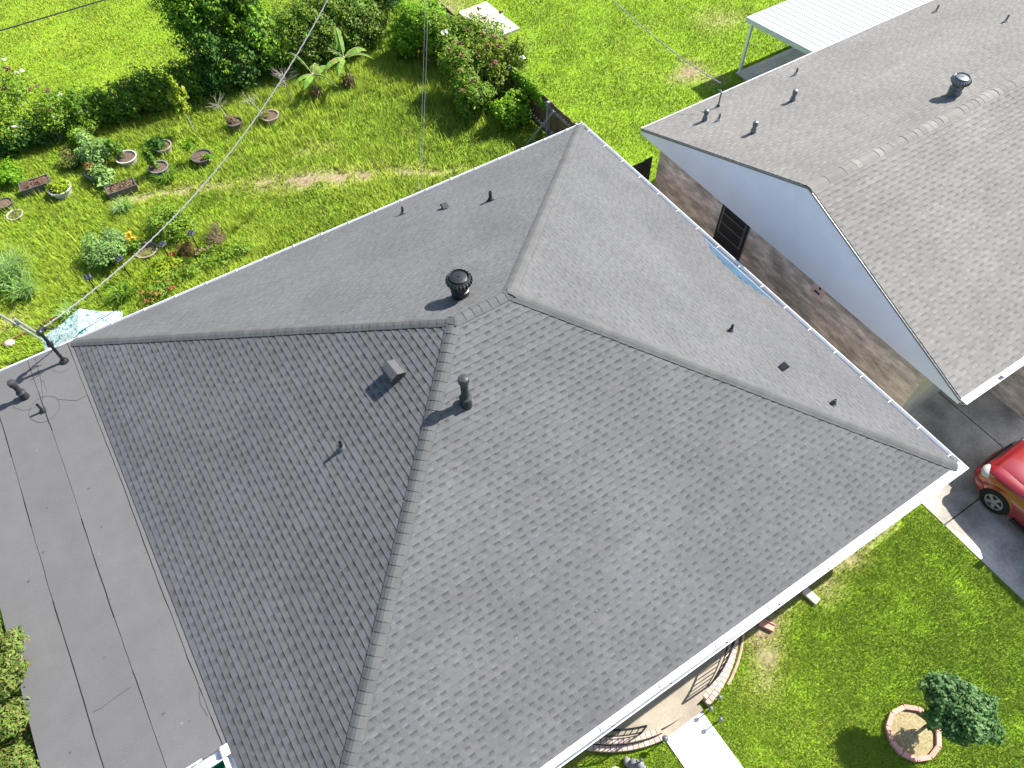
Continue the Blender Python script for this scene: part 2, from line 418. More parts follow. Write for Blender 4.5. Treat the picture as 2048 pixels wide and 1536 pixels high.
# flat roof on the left: sheets of rolled roofing with wavy black seams
FX0, FX1, FY0, FY1 = -9.63, -6.94, -3.33, 6.42
def zflat(x): return -.012 + .028 * (x + 6.94)
m = MB()
edges = [FX0, -8.78, -7.93, -7.06, FX1 + .0]
for i in range(len(edges) - 1):
    x0, x1 = edges[i], edges[i + 1]; t = 1 + rnd.uniform(-.03, .03)
    nseg = 40
    for k in range(nseg):
        y0 = FY0 + (FY1 - FY0) * k / nseg; y1 = FY0 + (FY1 - FY0) * (k + 1) / nseg
        o0 = .001 * i
        m.face([(x0, y0, zflat(x0) + o0), (x1, y0, zflat(x1) + o0), (x1, y1, zflat(x1) + o0), (x0, y1, zflat(x0) + o0)], (t,) * 3)
for sx, wd in ((-8.78, .010), (-7.93, .010), (-7.06, .008)):
    pts = []; x = sx
    n = 320
    for k in range(n + 1):
        y = FY0 + (FY1 - FY0) * k / n
        dx = .010 * math.sin(y * .9 + sx) + .020 * (vnoise(np.array([y * 3.0]), np.array([sx + 20]), 4, 3)[0] - .5)
        w = wd * (.25 + .9 * abs(vnoise(np.array([y * 2.2]), np.array([sx]), 3, 3)[0]))
        if vnoise(np.array([y * 1.1]), np.array([sx + 5]), 8, 2)[0] < .42: w *= .45
        pts.append((sx + dx, y, w))
    for k in range(n):
        (xa, ya, wa), (xb, yb, wb) = pts[k], pts[k + 1]; z = zflat(sx) + .006
        m.face([(xa - wa, ya, z), (xa + wa, ya, z), (xb + wb, yb, z), (xb - wb, yb, z)], (.10,) * 3)
def streak(pts, w, c=.2):
    for k in range(len(pts) - 1):
        a, b = Vector((*pts[k], 0)), Vector((*pts[k + 1], 0)); dr = (b - a).normalized(); nn = Vector((-dr.y, dr.x, 0)) * w
        q = [a - nn, a + nn, b + nn, b - nn]
        m.face([(p.x, p.y, zflat(p.x) + .007) for p in q], (c,) * 3)
def arc(cx, cy, rx, ry, a0, a1, w, c):
    n = 28; streak([(cx + rx * math.cos(a0 + (a1 - a0) * k / n) * (1 + .04 * math.sin(k)), cy + ry * math.sin(a0 + (a1 - a0) * k / n)) for k in range(n + 1)], w, c)
arc(-7.93, 4.92, .30, .34, 0, 6.2, .004, .4); arc(-8.12, 5.5, .36, .42, 3.3, 6.8, .003, .5); arc(-7.3, 5.92, .22, .25, 2.6, 5.6, .003, .65)
streak([(-8.70, -1.64), (-8.55, -1.66), (-8.3, -1.62), (-8.05, -1.60)], .007, .7)
streak([(-7.75, 6.85), (-7.78, 6.3), (-7.82, 5.62), (-7.9, 5.2)], .004, .4)
streak([(-7.62, 5.0), (-7.3, 4.75), (-7.05, 4.75)], .005, .45); streak([(-8.0, 5.85), (-7.7, 5.9)], .006, .3)
streak([(-7.06, -2.2), (-7.14, -2.5), (-7.1, -2.75)], .006, .7)
for k in range(26):
    x, y = rnd.uniform(-9.5, -7.1), rnd.uniform(-3.2, 6.2); s = rnd.uniform(.012, .035)
    m.face([(x - s, y - s * .6, zflat(x) + .0065), (x + s, y - s * .4, zflat(x) + .0065), (x + s * .8, y + s * .6, zflat(x) + .0065), (x - s * .6, y + s * .7, zflat(x) + .0065)], (rnd.choice([.6, .7, .8, 1.5]),) * 3)
# edge thickness of the flat roof
for (a, b) in (((FX0, FY0), (FX0, FY1)), ((FX0, FY0), (FX1, FY0))):
    m.face([(a[0], a[1], zflat(a[0])), (b[0], b[1], zflat(b[0])), (b[0], b[1], zflat(b[0]) - .03), (a[0], a[1], zflat(a[0]) - .03)], (.6,) * 3)
flat = P_house(m.build('flat_roof', MAT['membrane']))
# strip of smooth membrane tucked under the first shingle course
# gutters -------------------------------------------------------------
def gutter(prof, a, b, along, name='gutter', mats='white'):
    """prof: list of (offset outward, z); straight run from a to b"""
    mb = MB(); a, b = Vector(a), Vector(b); out = Vector(along)
    for k in range(len(prof) - 1):
        (o0, z0), (o1, z1) = prof[k], prof[k + 1]
        mb.face([a + out * o0 + Vector((0, 0, z0)), b + out * o0 + Vector((0, 0, z0)), b + out * o1 + Vector((0, 0, z1)), a + out * o1 + Vector((0, 0, z1))])
    for e in (a, b):
        mb.face([e + out * o + Vector((0, 0, z)) for o, z in prof])
    return mb
K = [(-.03, .012), (.0, .012), (.0, -.10), (.075, -.12), (.13, -.06), (.15, .0), (.17, .004), (.17, -.010), (.155, -.02), (.135, -.075), (.08, -.135), (-.012, -.115)]
# front gutter has a white cover with a thin open slot before the lip
gF = gutter([(-.04, .034), (.0, .030), (.105, .006), (.118, -.006)], (-6.9, -yF, -.002), (7.05, -yF, -.002), (0, -1, 0))
for k in range(len(K) - 1):
    (o0, z0), (o1, z1) = K[k], K[k + 1]
    if k < 1: continue
    gF.face([(-6.9, -yF - o0, z0), (7.07, -yF - o0, z0), (7.07, -yF - o1, z1), (-6.9, -yF - o1, z1)])
for x in np.arange(-6.5, 7, 1.22):
    gF.box((x, -yF - .135, .004), (.035, .06, .012))
gFo = P_house(gF.build('gutter', MAT['white']))
mb = MB(); mb.box((.06, -yF - .133, .007), (13.9, .024, .006))
for x in np.arange(-6.5, 7, 1.22): mb.box((x - .2, -yF - .06, .023), (.012, .12, .004))
o = mb.build('gutter_slot', MAT['greymetal']); P_house(o); o.location = (0, 0, 0); o.parent = gFo
gR = gutter(K, (xR_, -6.5, 0), (xR_, 6.53, 0), (1, 0, 0))
for y in np.arange(-6.1, 6.5, .76):
    gR.box((xR_ + .10, y, .006), (.12, .018, .005))
gRo = P_house(gR.build('gutter', MAT['white']))
mb = MB(); mb.face([(xR_ - .02, -6.48, .016), (xR_ - .02, 6.5, .016), (xR_ + .075, 6.5, -.085), (xR_ + .075, -6.48, -.085)]); mb.face([(xR_ + .075, -6.48, -.085), (xR_ + .075, 6.5, -.085), (xR_ + .135, 6.5, -.05), (xR_ + .135, -6.48, -.05)])
o = mb.build('gutter_lining', MAT['trough']); P_house(o); o.location = (0, 0, 0); o.parent = gRo
KB = [(o * .55, z) for o, z in K]
gB = gutter(KB, (-6.96, yB + .01, -.012), (7.05, yB + .01, -.012), (0, 1, 0))
for x in np.arange(-6.8, 7, .74): gB.box((x, yB + .05, .004), (.03, .10, .014))
P_house(gB.build('gutter', MAT['white']))
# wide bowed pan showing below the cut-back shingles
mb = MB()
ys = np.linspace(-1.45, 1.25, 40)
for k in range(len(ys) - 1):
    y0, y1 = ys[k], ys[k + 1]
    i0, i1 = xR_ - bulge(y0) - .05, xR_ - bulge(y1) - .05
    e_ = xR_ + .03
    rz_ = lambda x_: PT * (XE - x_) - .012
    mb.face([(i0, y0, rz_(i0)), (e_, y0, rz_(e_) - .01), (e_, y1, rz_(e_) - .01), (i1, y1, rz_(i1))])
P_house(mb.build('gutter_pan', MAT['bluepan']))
# miter box at the front right corner
mb = MB(); mb.box((xR_ + .02, -yF - .03, .012), (.11, .10, .03)); P_house(mb.build('gutter_corner', MAT['siding'], bevel=.004))
# edge trim of the flat roof and the gutters at its front end
mb = MB(); mb.box(((FX0 + FX1) / 2, FY1 + .02, -.05), (FX1 - FX0, .04, .11)); P_house(mb.build('drip_edge', MAT['white']))
gN = gutter(K, (FX0, FY0, -.035), (FX1 - .17, FY0, -.035), (0, -1, 0)); P_house(gN.build('gutter', MAT['white']))
gN = gutter(K, (-6.95, -6.5, -.02), (-6.95, FY0 - .0, -.02), (-1, 0, 0))
gN.box((-7.0, FY0 - .07, -.005), (.2, .18, .012)); gN.box((-7.47, FY0 - .09, .0), (.03, .16, .012)); P_house(gN.build('gutter', MAT['white']))

# walls, soffit, fascia
mb = MB(); mb.box((1.0, 0, (G - .22) / 2 + .0), (.3, .3, .1))
def wall_box(x0, x1, y0, y1, z0, z1, mx, my, parent_fn, name='wall'):
    for x in (x0, x1):
        a = MB(); a.face([(x, y0, z0), (x, y1, z0), (x, y1, z1), (x, y0, z1)]); parent_fn(a.build(name, mx))
    for y in (y0, y1):
        b = MB(); b.face([(x0, y, z0), (x1, y, z0), (x1, y, z1), (x0, y, z1)]); parent_fn(b.build(name, my))
wall_box(-6.4, 6.25, -5.75, 5.75, G, -.2, MAT['houseX'], MAT['houseY'], P_house)
mb = MB(); mb.box((-8.0, 1.95, -1.4), (2.95, 7.9, 2.35)); P_house(mb.build('wall', MAT['houseX'], None))
mb = MB()
mb.box((0, -yF + .02, -.10), (2 * 6.88, .03, .16)); mb.box((0, yB - .02, -.10), (2 * 6.88, .03, .16)); mb.box((6.87, 0, -.10), (.03, 2 * 6.3, .16))
mb.box((0, -6.04, -.19), (13.7, .58, .012)); mb.box((0, 6.06, -.19), (13.7, .58, .012)); mb.box((6.56, 0, -.192), (.62, 11.4, .012))
P_house(mb.build('fascia', MAT['fascia']))

# ------------------------------------------------------------------ roof fittings of the main house
NF = Vector((0, -PT / SL, 1 / SL)); NB = Vector((0, PT / SL, 1 / SL)); NL = Vector((-PT / SL, 0, 1 / SL)); NR = Vector((PT / SL, 0, 1 / SL)); NZ = Vector((0, 0, 1))
def house_part(o): return P_house(o)
def flash(mb, p, n, r=.16, col=(1, 1, 1)):
    rot = n.to_track_quat('Z', 'X').to_matrix(); mb.box(Vector(p) + n * .014, (r * 2, r * 2.2, .008), rot=rot, col=col)
def turbine(p, n, metal, parent_fn, s=1.0):
    p = Vector(p); mb = MB()
    mb.lathe([(.165 * s, -.12), (.165 * s, .16 * s), (.175 * s, .165 * s), (.175 * s, .20 * s), (.155 * s, .21 * s), (.155 * s, .30 * s)], p, 24)
    base = mb.build('turbine_vent', metal, smooth=True); parent_fn(base)
    hd = MB(); c = p + Vector((0, 0, .43 * s)); n_f = 22
    prof = [(.165, -.10), (.215, -.06), (.24, -.01), (.232, .03), (.20, .055)]
    for k in range(n_f):                                   # curved overlapping vanes
        a0 = 2 * math.pi * k / n_f; a1 = 2 * math.pi * (k + 1.25) / n_f
        for j in range(len(prof) - 1):
            (r0, z0), (r1, z1) = prof[j], prof[j + 1]
            q = [(r0 * 1.06, a0, z0), (r0 * .88, a1, z0), (r1 * .90, a1, z1), (r1 * 1.04, a0, z1)]
            hd.face([c + Vector((r * s * math.cos(a), r * s * math.sin(a), z * s)) for r, a, z in q])
    hd.lathe([(.215 * s, .045 * s), (.195 * s, .075 * s), (.172 * s, .068 * s), (.160 * s, .074 * s), (.10 * s, .088 * s), (.05 * s, .094 * s), (.018 * s, .096 * s), (.016 * s, .112 * s), (.0, .114 * s)], c, 28)
    hd.lathe([(.15 * s, -.12 * s), (.175 * s, .10 * s)], c, 20)
    h = hd.build('turbine_head', metal, smooth=True); h.parent = base
    return base
def flue(p, n, hgt, rr, metal, capm, parent_fn, collar=True):
    p = Vector(p); mb = MB()
    mb.lathe([(rr * 1.75, -.10), (rr * 1.45, .10), (rr * 1.35, .14), (rr, .17), (rr, hgt - .10)], p, 18)
    if collar: mb.lathe([(rr * 1.0, .19), (rr * 1.62, .17), (rr * 1.66, .195), (rr * 1.05, .225)], p, 18)
    b = mb.build('flue_pipe', metal, smooth=True); parent_fn(b)
    c = MB(); c.lathe([(rr * .9, hgt - .14), (rr * 1.4, hgt - .13), (rr * 1.45, hgt - .03), (rr * 1.25, hgt - .005), (rr * .5, hgt + .012), (0, hgt + .014)], p, 18)
    o = c.build('flue_cap', capm, smooth=True); o.parent = b
    return b
def plumb(p, n, hgt, r, parent_fn, collar=None, metal=None, tilt=0):
    p = Vector(p); mb = MB()
    mb.lathe([(r, -.06), (r, hgt), (r * .72, hgt), (r * .72, hgt - .08)], p, 12)
    mb.lathe([(r * 2.4, -.03), (r * 1.7, .03), (r * 1.1, .055)], p, 12)
    b = mb.build('plumbing_vent', metal or MAT['blackmetal'], smooth=True); parent_fn(b)
    f = MB(); rot = n.to_track_quat('Z', 'X').to_matrix(); f.box(p + n * .015 + Vector((0, 0, 0)), (r * 4.2, r * 4.6, .005), rot=rot)
    f.lathe([(r * 2.1, .0), (r * 1.5, .06), (r * 1.08, .08)], p + n * .01, 12)
    o = f.build('flashing', collar or MAT['lead']); o.parent = b
    return b
turbine((-.08, .66, 2.72), NB, MAT['blackmetal'], house_part)
flue((-1.12, -1.26, 2.44), NF, .77, .066, MAT['box'], MAT['cap'], house_part)
flue((-8.20, 5.46, zflat(-8.2)), NZ, .58, .058, MAT['box'], MAT['cap'], house_part)
plumb((-7.96, 4.88, zflat(-7.96)), NZ, .26, .028, house_part, MAT['membrane'] if False else MAT['box'])
plumb((-3.22, -.49, 1.77), NL, .22, .032, house_part)
plumb((.98, 5.54, .41), NB, .21, .030, house_part)
plumb((2.63, 4.10, 1.09), NB, .27, .038, house_part, MAT['box'])
plumb((4.71, -1.88, 1.07), NR, .19, .030, house_part)
plumb((5.38, -4.19, .75), NR, .15, .034, house_part)
def slant_vent(p, face_down, n, sx, sy, h, name='box_vent'):
    """square slant back vent: high at the downhill lip, flush uphill"""
    p = Vector(p); d = Vector(face_down).normalized(); d = (d - n * d.dot(n)).normalized(); w = d.cross(n)
    mb = MB()
    q = lambda a, b, c: p + d * a * sy + w * b * sx + n * c
    A = [q(-.5, -.5, .015), q(-.5, .5, .015), q(.10, .46, h), q(.10, -.46, h), q(.52, -.52, h * .85), q(.52, .52, h * .85)]
    mb.face([A[0], A[1], A[2], A[3]]); mb.face([A[3], A[2], A[5], A[4]])
    B = [q(.52, -.52, h * .55), q(.52, .52, h * .55)]
    mb.face([A[4], A[5], B[1], B[0]])
    C = [q(.34, -.40, .01), q(.34, .40, .01)]
    mb.face([B[0], B[1], C[1], C[0]], (.3,) * 3)
    mb.face([A[0], A[3], A[4], B[0], C[0]]); mb.face([A[1], A[2], A[5], B[1], C[1]])
    return mb
def box_vent(p, fd, n, sx, sy, h, mt):
    return house_part(slant_vent(p, fd, n, sx, sy, h).build('box_vent', mt))
def exhaust(p, n, rz, mt):
    """small gabled exhaust hood with an open lower mouth"""
    mb = MB(); p = Vector(p); d = Vector((-1, 0, -PT)).normalized(); w = Vector((0, 1, 0)); u = Vector((0, 0, 1))
    # hood stands up square from the slope, folded top sheet
    rot = Matrix.Rotation(R(rz), 3, 'Z')
    f = lambda a, b, c: p + rot @ Vector((a, b, 0)) + u * c
    hb, ht, s, t = .12, .21, .145, .16
    base = [f(-s, -t, -.10), f(s, -t, -.1), f(s, t, .0), f(-s, t, -.02)]
    top = [f(-s, -t, ht * .72), f(s, -t, ht * .72), f(s, t, ht * .72), f(-s, t, ht * .72)]
    r0, r1 = f(-s * .1, -t * 1.1, ht), f(-s * .1, t * 1.1, ht)
    e0, e1 = f(-s * 1.15, -t * 1.1, ht * .55), f(-s * 1.15, t * 1.1, ht * .55)
    g0, g1 = f(s * 1.15, -t * 1.1, ht * .62), f(s * 1.15, t * 1.1, ht * .62)
    mb.face([r0, r1, e1, e0]); mb.face([r1, r0, g0, g1])
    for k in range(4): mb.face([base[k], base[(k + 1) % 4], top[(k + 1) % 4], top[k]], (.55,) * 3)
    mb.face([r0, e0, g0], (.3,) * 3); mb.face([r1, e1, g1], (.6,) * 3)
    return mb.build('exhaust_hood', mt)
house_part(exhaust((-1.86, -.05, 2.44), NL, 4, MAT['hood']))
box_vent((1.77, 4.78, .79), (0, 1, -PT), NB, .15, .16, .12, MAT['box'])
box_vent((5.02, -3.09, .93), (1, 0, -PT), NR, .14, .15, .13, MAT['box'])
# electric service mast with weatherhead
mb = MB(); mp = Vector((-7.25, 5.94, zflat(-7.25)))
mb.tube([mp, mp + Vector((0, 0, .5)), mp + Vector((.0, 0, .98))], .036, 12)
mb.lathe([(.10, -.01), (.085, .05), (.05, .09)], mp, 14); mb.box(mp + Vector((0, 0, .62)), (.12, .10, .05))
ms = house_part(mb.build('service_mast', MAT['blackmetal'], smooth=True))
mb = MB(); mb.sphere(mp + Vector((0, .0, 1.02)), (.075, .085, .075), 14, 8); mb.tube([mp + Vector((0, .02, 1.04)), mp + Vector((.06, .10, 1.02)), mp + Vector((.09, .13, .94))], .05, 10)
o = mb.build('weatherhead', MAT['blackmetal'], smooth=True); o.parent = ms
for k, (dx, dy, dz) in enumerate(((.22, .12, .92), (.20, .02, .86), (.16, .2, .84))):
    w = MB(); w.tube([mp + Vector((.08, .12, .97)), mp + Vector((.18, .17 + .03 * k, .80)), mp + Vector((.30, .16, .80 + .02 * k)), mp + Vector((.26, .22, .95))], .008, 6)
    o = w.build('service_wire', MAT['blackwire']); o.parent = ms

# ------------------------------------------------------------------ neighbour's house
NX, NYB, NYF, NE, NRZ = 8.48, 5.55, -5.32, -.22, 1.65
nh = thing('neighbour_house', 'brown brick house with a pale shingled gable roof and bluish white gable end', 'house', (NX, 0, G))
def P_nh(o):
    o.parent = nh; o.location = Vector(o.location) - Vector((NX, 0, G)); return o
XEnd = 27.0
mb = MB()
def nface(mb, ysign, yE, seed, **k):
    H = abs(yE); rise = NRZ - NE; s = math.hypot(H, rise)
    V = (0, -ysign * H / s, rise / s); Nn = (0, ysign * rise / s, H / s); U = (-ysign, 0, 0)
    if ysign > 0: shingles(mb, (0, yE, NE), U, V, Nn, 0, s, lambda v: -XEnd, lambda v: -NX + 0 * v - .10 * v / s, seed=seed, **k)
    else: shingles(mb, (0, yE, NE), U, V, Nn, 0, s, lambda v: NX + .10 * v / s, lambda v: XEnd, seed=seed, **k)
nface(mb, 1, NYB, 31, dark=.60, light=1.30, tooth=(.12, .2), gap=(.10, .17), var=.04)
nface(mb, -1, NYF, 32, dark=.58, light=1.28, tooth=(.12, .2), gap=(.10, .18), var=.05)
nroof = P_nh(mb.build('roof', MAT['shingle_warm']))
mb = MB(); nb_p = (NRZ - NE) / NYB; nf_p = (NRZ - NE) / abs(NYF)
r2 = random.Random(5); x = NX + .07; 
while x < XEnd:
    w = r2.choice([.18, .18, .2, .3, .55]); t = r2.choice([1.0, 1.05, 1.1, 1.35, 1.25]); h = .012 + r2.random() * .006; hw = .15
    ring = lambda xx, hh: [Vector((xx, hw, NRZ - nb_p * hw + hh * .6)), Vector((xx, hw * .4, NRZ - nb_p * hw * .4 + hh + .012)), Vector((xx, -hw * .4, NRZ - nf_p * hw * .4 + hh + .012)), Vector((xx, -hw, NRZ - nf_p * hw + hh * .6))]
    a, b = ring(x, h + .006), ring(x + w + .05, h - .002)
    for k in range(3): mb.face([a[k], a[k + 1], b[k + 1], b[k]], (t, t, t * .98))
    for k in range(3): mb.face([a[k] - Vector((0, 0, .02)), a[k + 1] - Vector((0, 0, .02)), a[k + 1], a[k]], (.9,) * 3)
    if x < NX + .13: mb.face(a + [a[3] - Vector((0, 0, .03)), a[0] - Vector((0, 0, .03))])
    x += w
o = mb.build('ridge_cap', MAT['shingle_warm']); o.parent = nroof
# gable siding (horizontal laps) and rake boards
mb = MB(); lap = .125; z = NE - .16
while z < NRZ - .05:
    z1 = min(z + lap, NRZ - .04)
    def yb(zz): return NYB * (1 - (max(zz, NE - .02) - NE) / (NRZ - NE))
    def yf(zz): return NYF * (1 - (max(zz, NE - .02) - NE) / (NRZ - NE))
    xs_ = lambda zz: NX + .10 * max(0, min(1, (zz - NE) / (NRZ - NE)))
    xa, xb = xs_(z), xs_(z1)
    mb.face([(xa - .014, yb(z) - .05, z), (xa - .014, yf(z) + .05, z), (xb + .006, yf(z1) + .05, z1), (xb + .006, yb(z1) - .05, z1)])
    mb.face([(xa - .014, yb(z) - .05, z), (xa - .014, yf(z) + .05, z), (xa + .012, yf(z) + .05, z), (xa + .012, yb(z) - .05, z)])
    z = z1
P_nh(mb.build('gable_siding', MAT['siding']))
mb = MB()
for (ya, yb_) in ((NYB, 0), (NYF, 0)):
    a, b = Vector((NX - .030, ya, NE - .06)), Vector((NX + .070, yb_, NRZ - .06)); dz = Vector((0, 0, .05)); ox = Vector((.06, 0, 0))
    mb.face([a, b, b + dz, a + dz]); mb.face([a + dz, b + dz, b + dz + ox, a + dz + ox]); mb.face([a, b, b + ox, a + ox])
P_nh(mb.build('rake_trim', MAT['greymetal']))
wall_box(NX + .045, 24.0, -4.46, 4.72, G, NE - .12, MAT['brickX'], MAT['slab'], P_nh)
mb = MB(); mb.box(((NX + XEnd) / 2, NYF - .01, NE - .07), (XEnd - NX - .05, .025, .15)); mb.box(((NX + XEnd) / 2, NYB + .01, NE - .07), (XEnd - NX - .05, .025, .15))
mb.box(((NX + XEnd) / 2, -4.9, NE - .15), (XEnd - NX - .1, .84, .012)); mb.box(((NX + XEnd) / 2, 5.13, NE - .15), (XEnd - NX - .1, .82, .012))
P_nh(mb.build('fascia', MAT['fascia']))
gN2 = gutter(K, (NX + .02, NYF + .02, NE), (10.9, NYF + .02, NE), (0, -1, 0))
gN2.box((9.0, NYF - .07, NE + .012), (1.1, .16, .012)); gN2.box((9.95, NYF - .09, NE + .012), (.5, .1, .012))
P_nh(gN2.build('gutter', MAT['white']))
gN3 = gutter([(-.02, .01), (.03, .005), (.035, -.06)], (NX, NYB + .01, NE), (XEnd, NYB + .01, NE), (0, 1, 0)); P_nh(gN3.build('drip_edge', MAT['white']))
# dark side door with a louvred upper half
mb = MB(); mb.box((NX + .03, 1.61, -1.5), (.05, 1.0, 2.2)); dr = P_nh(mb.build('side_door', MAT['doorpaint']))
mb = MB()
for zz in (-.62, -.93, -1.28): mb.box((NX + .004, 1.61, zz), (.02, .78, .035))
for yy in (1.20, 2.02): mb.box((NX + .004, yy, -.87), (.02, .04, .86))
o = P_nh(mb.build('door_rail', MAT['greymetal'])); o.location = (0, 0, 0); o.parent = dr
mb = MB(); mb.box((NX + .004, 1.61, -.88), (.012, .78, .66)); o = P_nh(mb.build('door_glass', MAT['dark'])); o.location = (0, 0, 0); o.parent = dr
# small pinkish wall plate, two dark slots
mb = MB(); mb.box((NX + .02, -1.32, -.56), (.05, .34, .34)); pl = P_nh(mb.build('wall_plate', MAT['plate'], bevel=.03))
mb = MB(); mb.box((NX - .008, -1.33, -.60), (.014, .17, .05)); o = mb.build('plate_slot', MAT['blackplastic']); o.parent = pl
mb = MB(); mb.box((NX - .008, -1.36, -.44), (.014, .05, .07)); o = mb.build('plate_slot', MAT['blackplastic']); o.parent = pl
# neighbour roof fittings
nbz = lambda x, y: NE + (NRZ - NE) * (1 - y / NYB)
NNB = Vector((0, (NRZ - NE), NYB)).normalized()
turbine((14.36, .62, nbz(14.3, .62)), NNB, MAT['greymetal'], P_nh, 1.0)
for (x, y) in ((9.80, 4.52), (9.95, 2.95), (12.03, 3.55)):
    flue((x, y, nbz(x, y)), NNB, .36, .048, MAT['greymetal'], MAT['greymetal'], P_nh, False)
for (x, y) in ((10.02, 4.22), (13.55, 4.78), (19.7, 4.8), (19.6, 2.6)):
    plumb((x, y, nbz(x, y)), NNB, .22, .030, P_nh, MAT['galv'], MAT['greymetal'])
mb = MB(); q = Vector((10.68, 4.92, nbz(10.68, 4.92))); mb.tube([q, q + Vector((0, 0, .46)), q + Vector((0, .05, .50)), q + Vector((-.02, .10, .47))], .028, 10); mb.lathe([(.07, -.02), (.05, .05)], q, 10)
P_nh(mb.build('service_mast', MAT['greymetal'], smooth=True))
# garage wing that shades the driveway
mb = MB(); wz = NE; 
shingles(mb, (10.75, 0, wz), (0, -1, 0), (3.7 / 3.9, 0, 1.23 / 3.9), (-1.23 / 3.9, 0, 3.7 / 3.9), 0, 3.9, lambda v: 5.2 - v * .55, lambda v: 6.6, seed=41, dark=.7, light=1.2)
mb.face([(14.45, -6.6, wz + 1.23), (18.1, -6.6, wz), (18.1, -5.2, wz), (14.45, -3.1, wz + 1.23)])
P_nh(mb.build('garage_roof', MAT['shingle_warm']))
mb = MB(); mb.face([(11.5, -4.4, G), (11.5, -6.15, G), (11.5, -6.15, wz - .05), (11.5, -4.4, wz - .05)]); P_nh(mb.build('wall', MAT['brickX']))
mb = MB(); mb.face([(11.5, -6.15, G), (17.5, -6.15, G), (17.5, -6.15, wz), (14.45, -6.15, wz + 1.1), (11.5, -6.15, wz)]); P_nh(mb.build('wall', MAT['brickY']))
mb = MB(); mb.box((11.13, -5.95, wz - .06), (.74, 1.26, .012)); mb.box((10.76, -5.95, wz - .03), (.02, 1.28, .12)); P_nh(mb.build('fascia', MAT['fascia']))

# ------------------------------------------------------------------ patio cover behind the neighbour
pc = thing('patio_cover', 'white corrugated metal patio cover on thin posts behind the pale roofed house', 'patio cover', (15.4, 8.2, G))
def P_pc(o): o.parent = pc; o.location = -Vector((15.4, 8.2, G)); return o
mb = MB(); x = 15.42; zo, zi = -.66, -.40
prof = [(0, 0), (.16, 0), (.19, .022), (.25, .022), (.28, 0)]
while x < 25:
    for k in range(4):
        (a, za), (b, zb) = prof[k], prof[k + 1]
        mb.face([(x + a, 8.6, zo + za), (x + b, 8.6, zo + zb), (x + b, 5.62, zi + zb), (x + a, 5.62, zi + za)])
    x += .28
P_pc(mb.build('roof_sheet', MAT['sheet']))
mb = MB(); mb.box((20.2, 8.62, zo - .03), (9.6, .05, .17)); 
a = Vector((15.40, 8.62, zo - .11)); b = Vector((15.40, 5.62, zi - .11)); u = Vector((0, 0, .17)); e = Vector((.05, 0, 0))
mb.face([a, b, b + u, a + u]); mb.face([a + e, b + e, b + e + u, a + e + u]); mb.face([a + u, b + u, b + u + e, a + u + e]); mb.face([a, b, b + e, a + e])
P_pc(mb.build('edge_beam', MAT['white']))
for xx in (15.5, 18.2, 21.4):
    mb = MB(); mb.box((xx, 8.42, (zo + G) / 2), (.085, .085, zo - G - .06)); P_pc(mb.build('post', MAT['siding']))

# ------------------------------------------------------------------ ground and pavements
def ground():
    xs = np.unique(np.concatenate([np.linspace(-400, -16, 12), np.arange(-16, 32, .25), np.linspace(32, 500, 12)]))
    ys = np.unique(np.concatenate([np.linspace(-400, -15, 12), np.arange(-15, 44, .25), np.linspace(44, 600, 14)]))
    X, Y = np.meshgrid(xs, ys); n, mm = X.shape
    Z = np.full_like(X, G - .01)
    V = np.stack([X.ravel(), Y.ravel(), Z.ravel()], 1)
    I = np.arange(n * mm).reshape(n, mm); F = np.stack([I[:-1, :-1], I[:-1, 1:], I[1:, 1:], I[1:, :-1]], -1).reshape(-1, 4)
    return V, F
def segd(x, y, a, b):
    ax, ay = a; bx, by = b; dx, dy = bx - ax, by - ay; t = np.clip(((x - ax) * dx + (y - ay) * dy) / (dx * dx + dy * dy + 1e-9), 0, 1)
    return np.hypot(x - ax - t * dx, y - ay - t * dy)
def dirt_mask(x, y):
    """bare earth: worn path across the back yard, patches by the walls and in the lawns"""
    w = vnoise(x, y, 21, 4, 1.6); v = vnoise(x, y, 5, 3, .5)
    m = np.zeros_like(x)
    path = [(-5.0, 14.0), (-3.4, 13.55), (-2.3, 13.05), (-.9, 12.30), (.5, 11.7), (1.9, 11.0), (3.6, 10.0), (4.8, 9.3)]
    wd = [.25, .45, .22, .62, .70, .55, .40, .12]
    for k in range(len(path) - 1):
        m = np.maximum(m, (.84 + 1.5 * (w - .5)) * (1.15 - segd(x + .5 * (v - .5), y + .7 * (w - .5), path[k], path[k + 1]) / (.5 * (wd[k] + wd[k + 1]))))
    for (px, py, rr, st) in ((.9, 13.0, .45, .6), (1.6, 12.75, .4, .6), (14.1, 9.45, .8, .9), (17.3, 11.4, 1.0, .55), (14.6, 8.6, .5, .6), (5.3, -6.35, .45, .85), (2.65, -6.35, .75, 1.0), (2.3, -6.9, .45, .9), (4.4, -6.4, .6, .7), (1.9, -7.2, .5, .6), (-8.8, 10.85, .6, .7), (8.9, 17.9, .9, .9), (-4.6, 14.1, .4, .5), (9.8, 19.0, 1.2, .8)):
        m = np.maximum(m, st * (1.25 - np.hypot(x - px, (y - py) * 1.3) / (rr * (.6 + w))))
    m = np.where((np.abs(x - 7.75) < .85) & (np.abs(y) < 5.6), 1.0, m)
    m = np.where((np.abs(x) < 6.95) & (np.abs(y) < 6.45), np.maximum(m, .8), m)
    return np.clip(m, 0, 1)
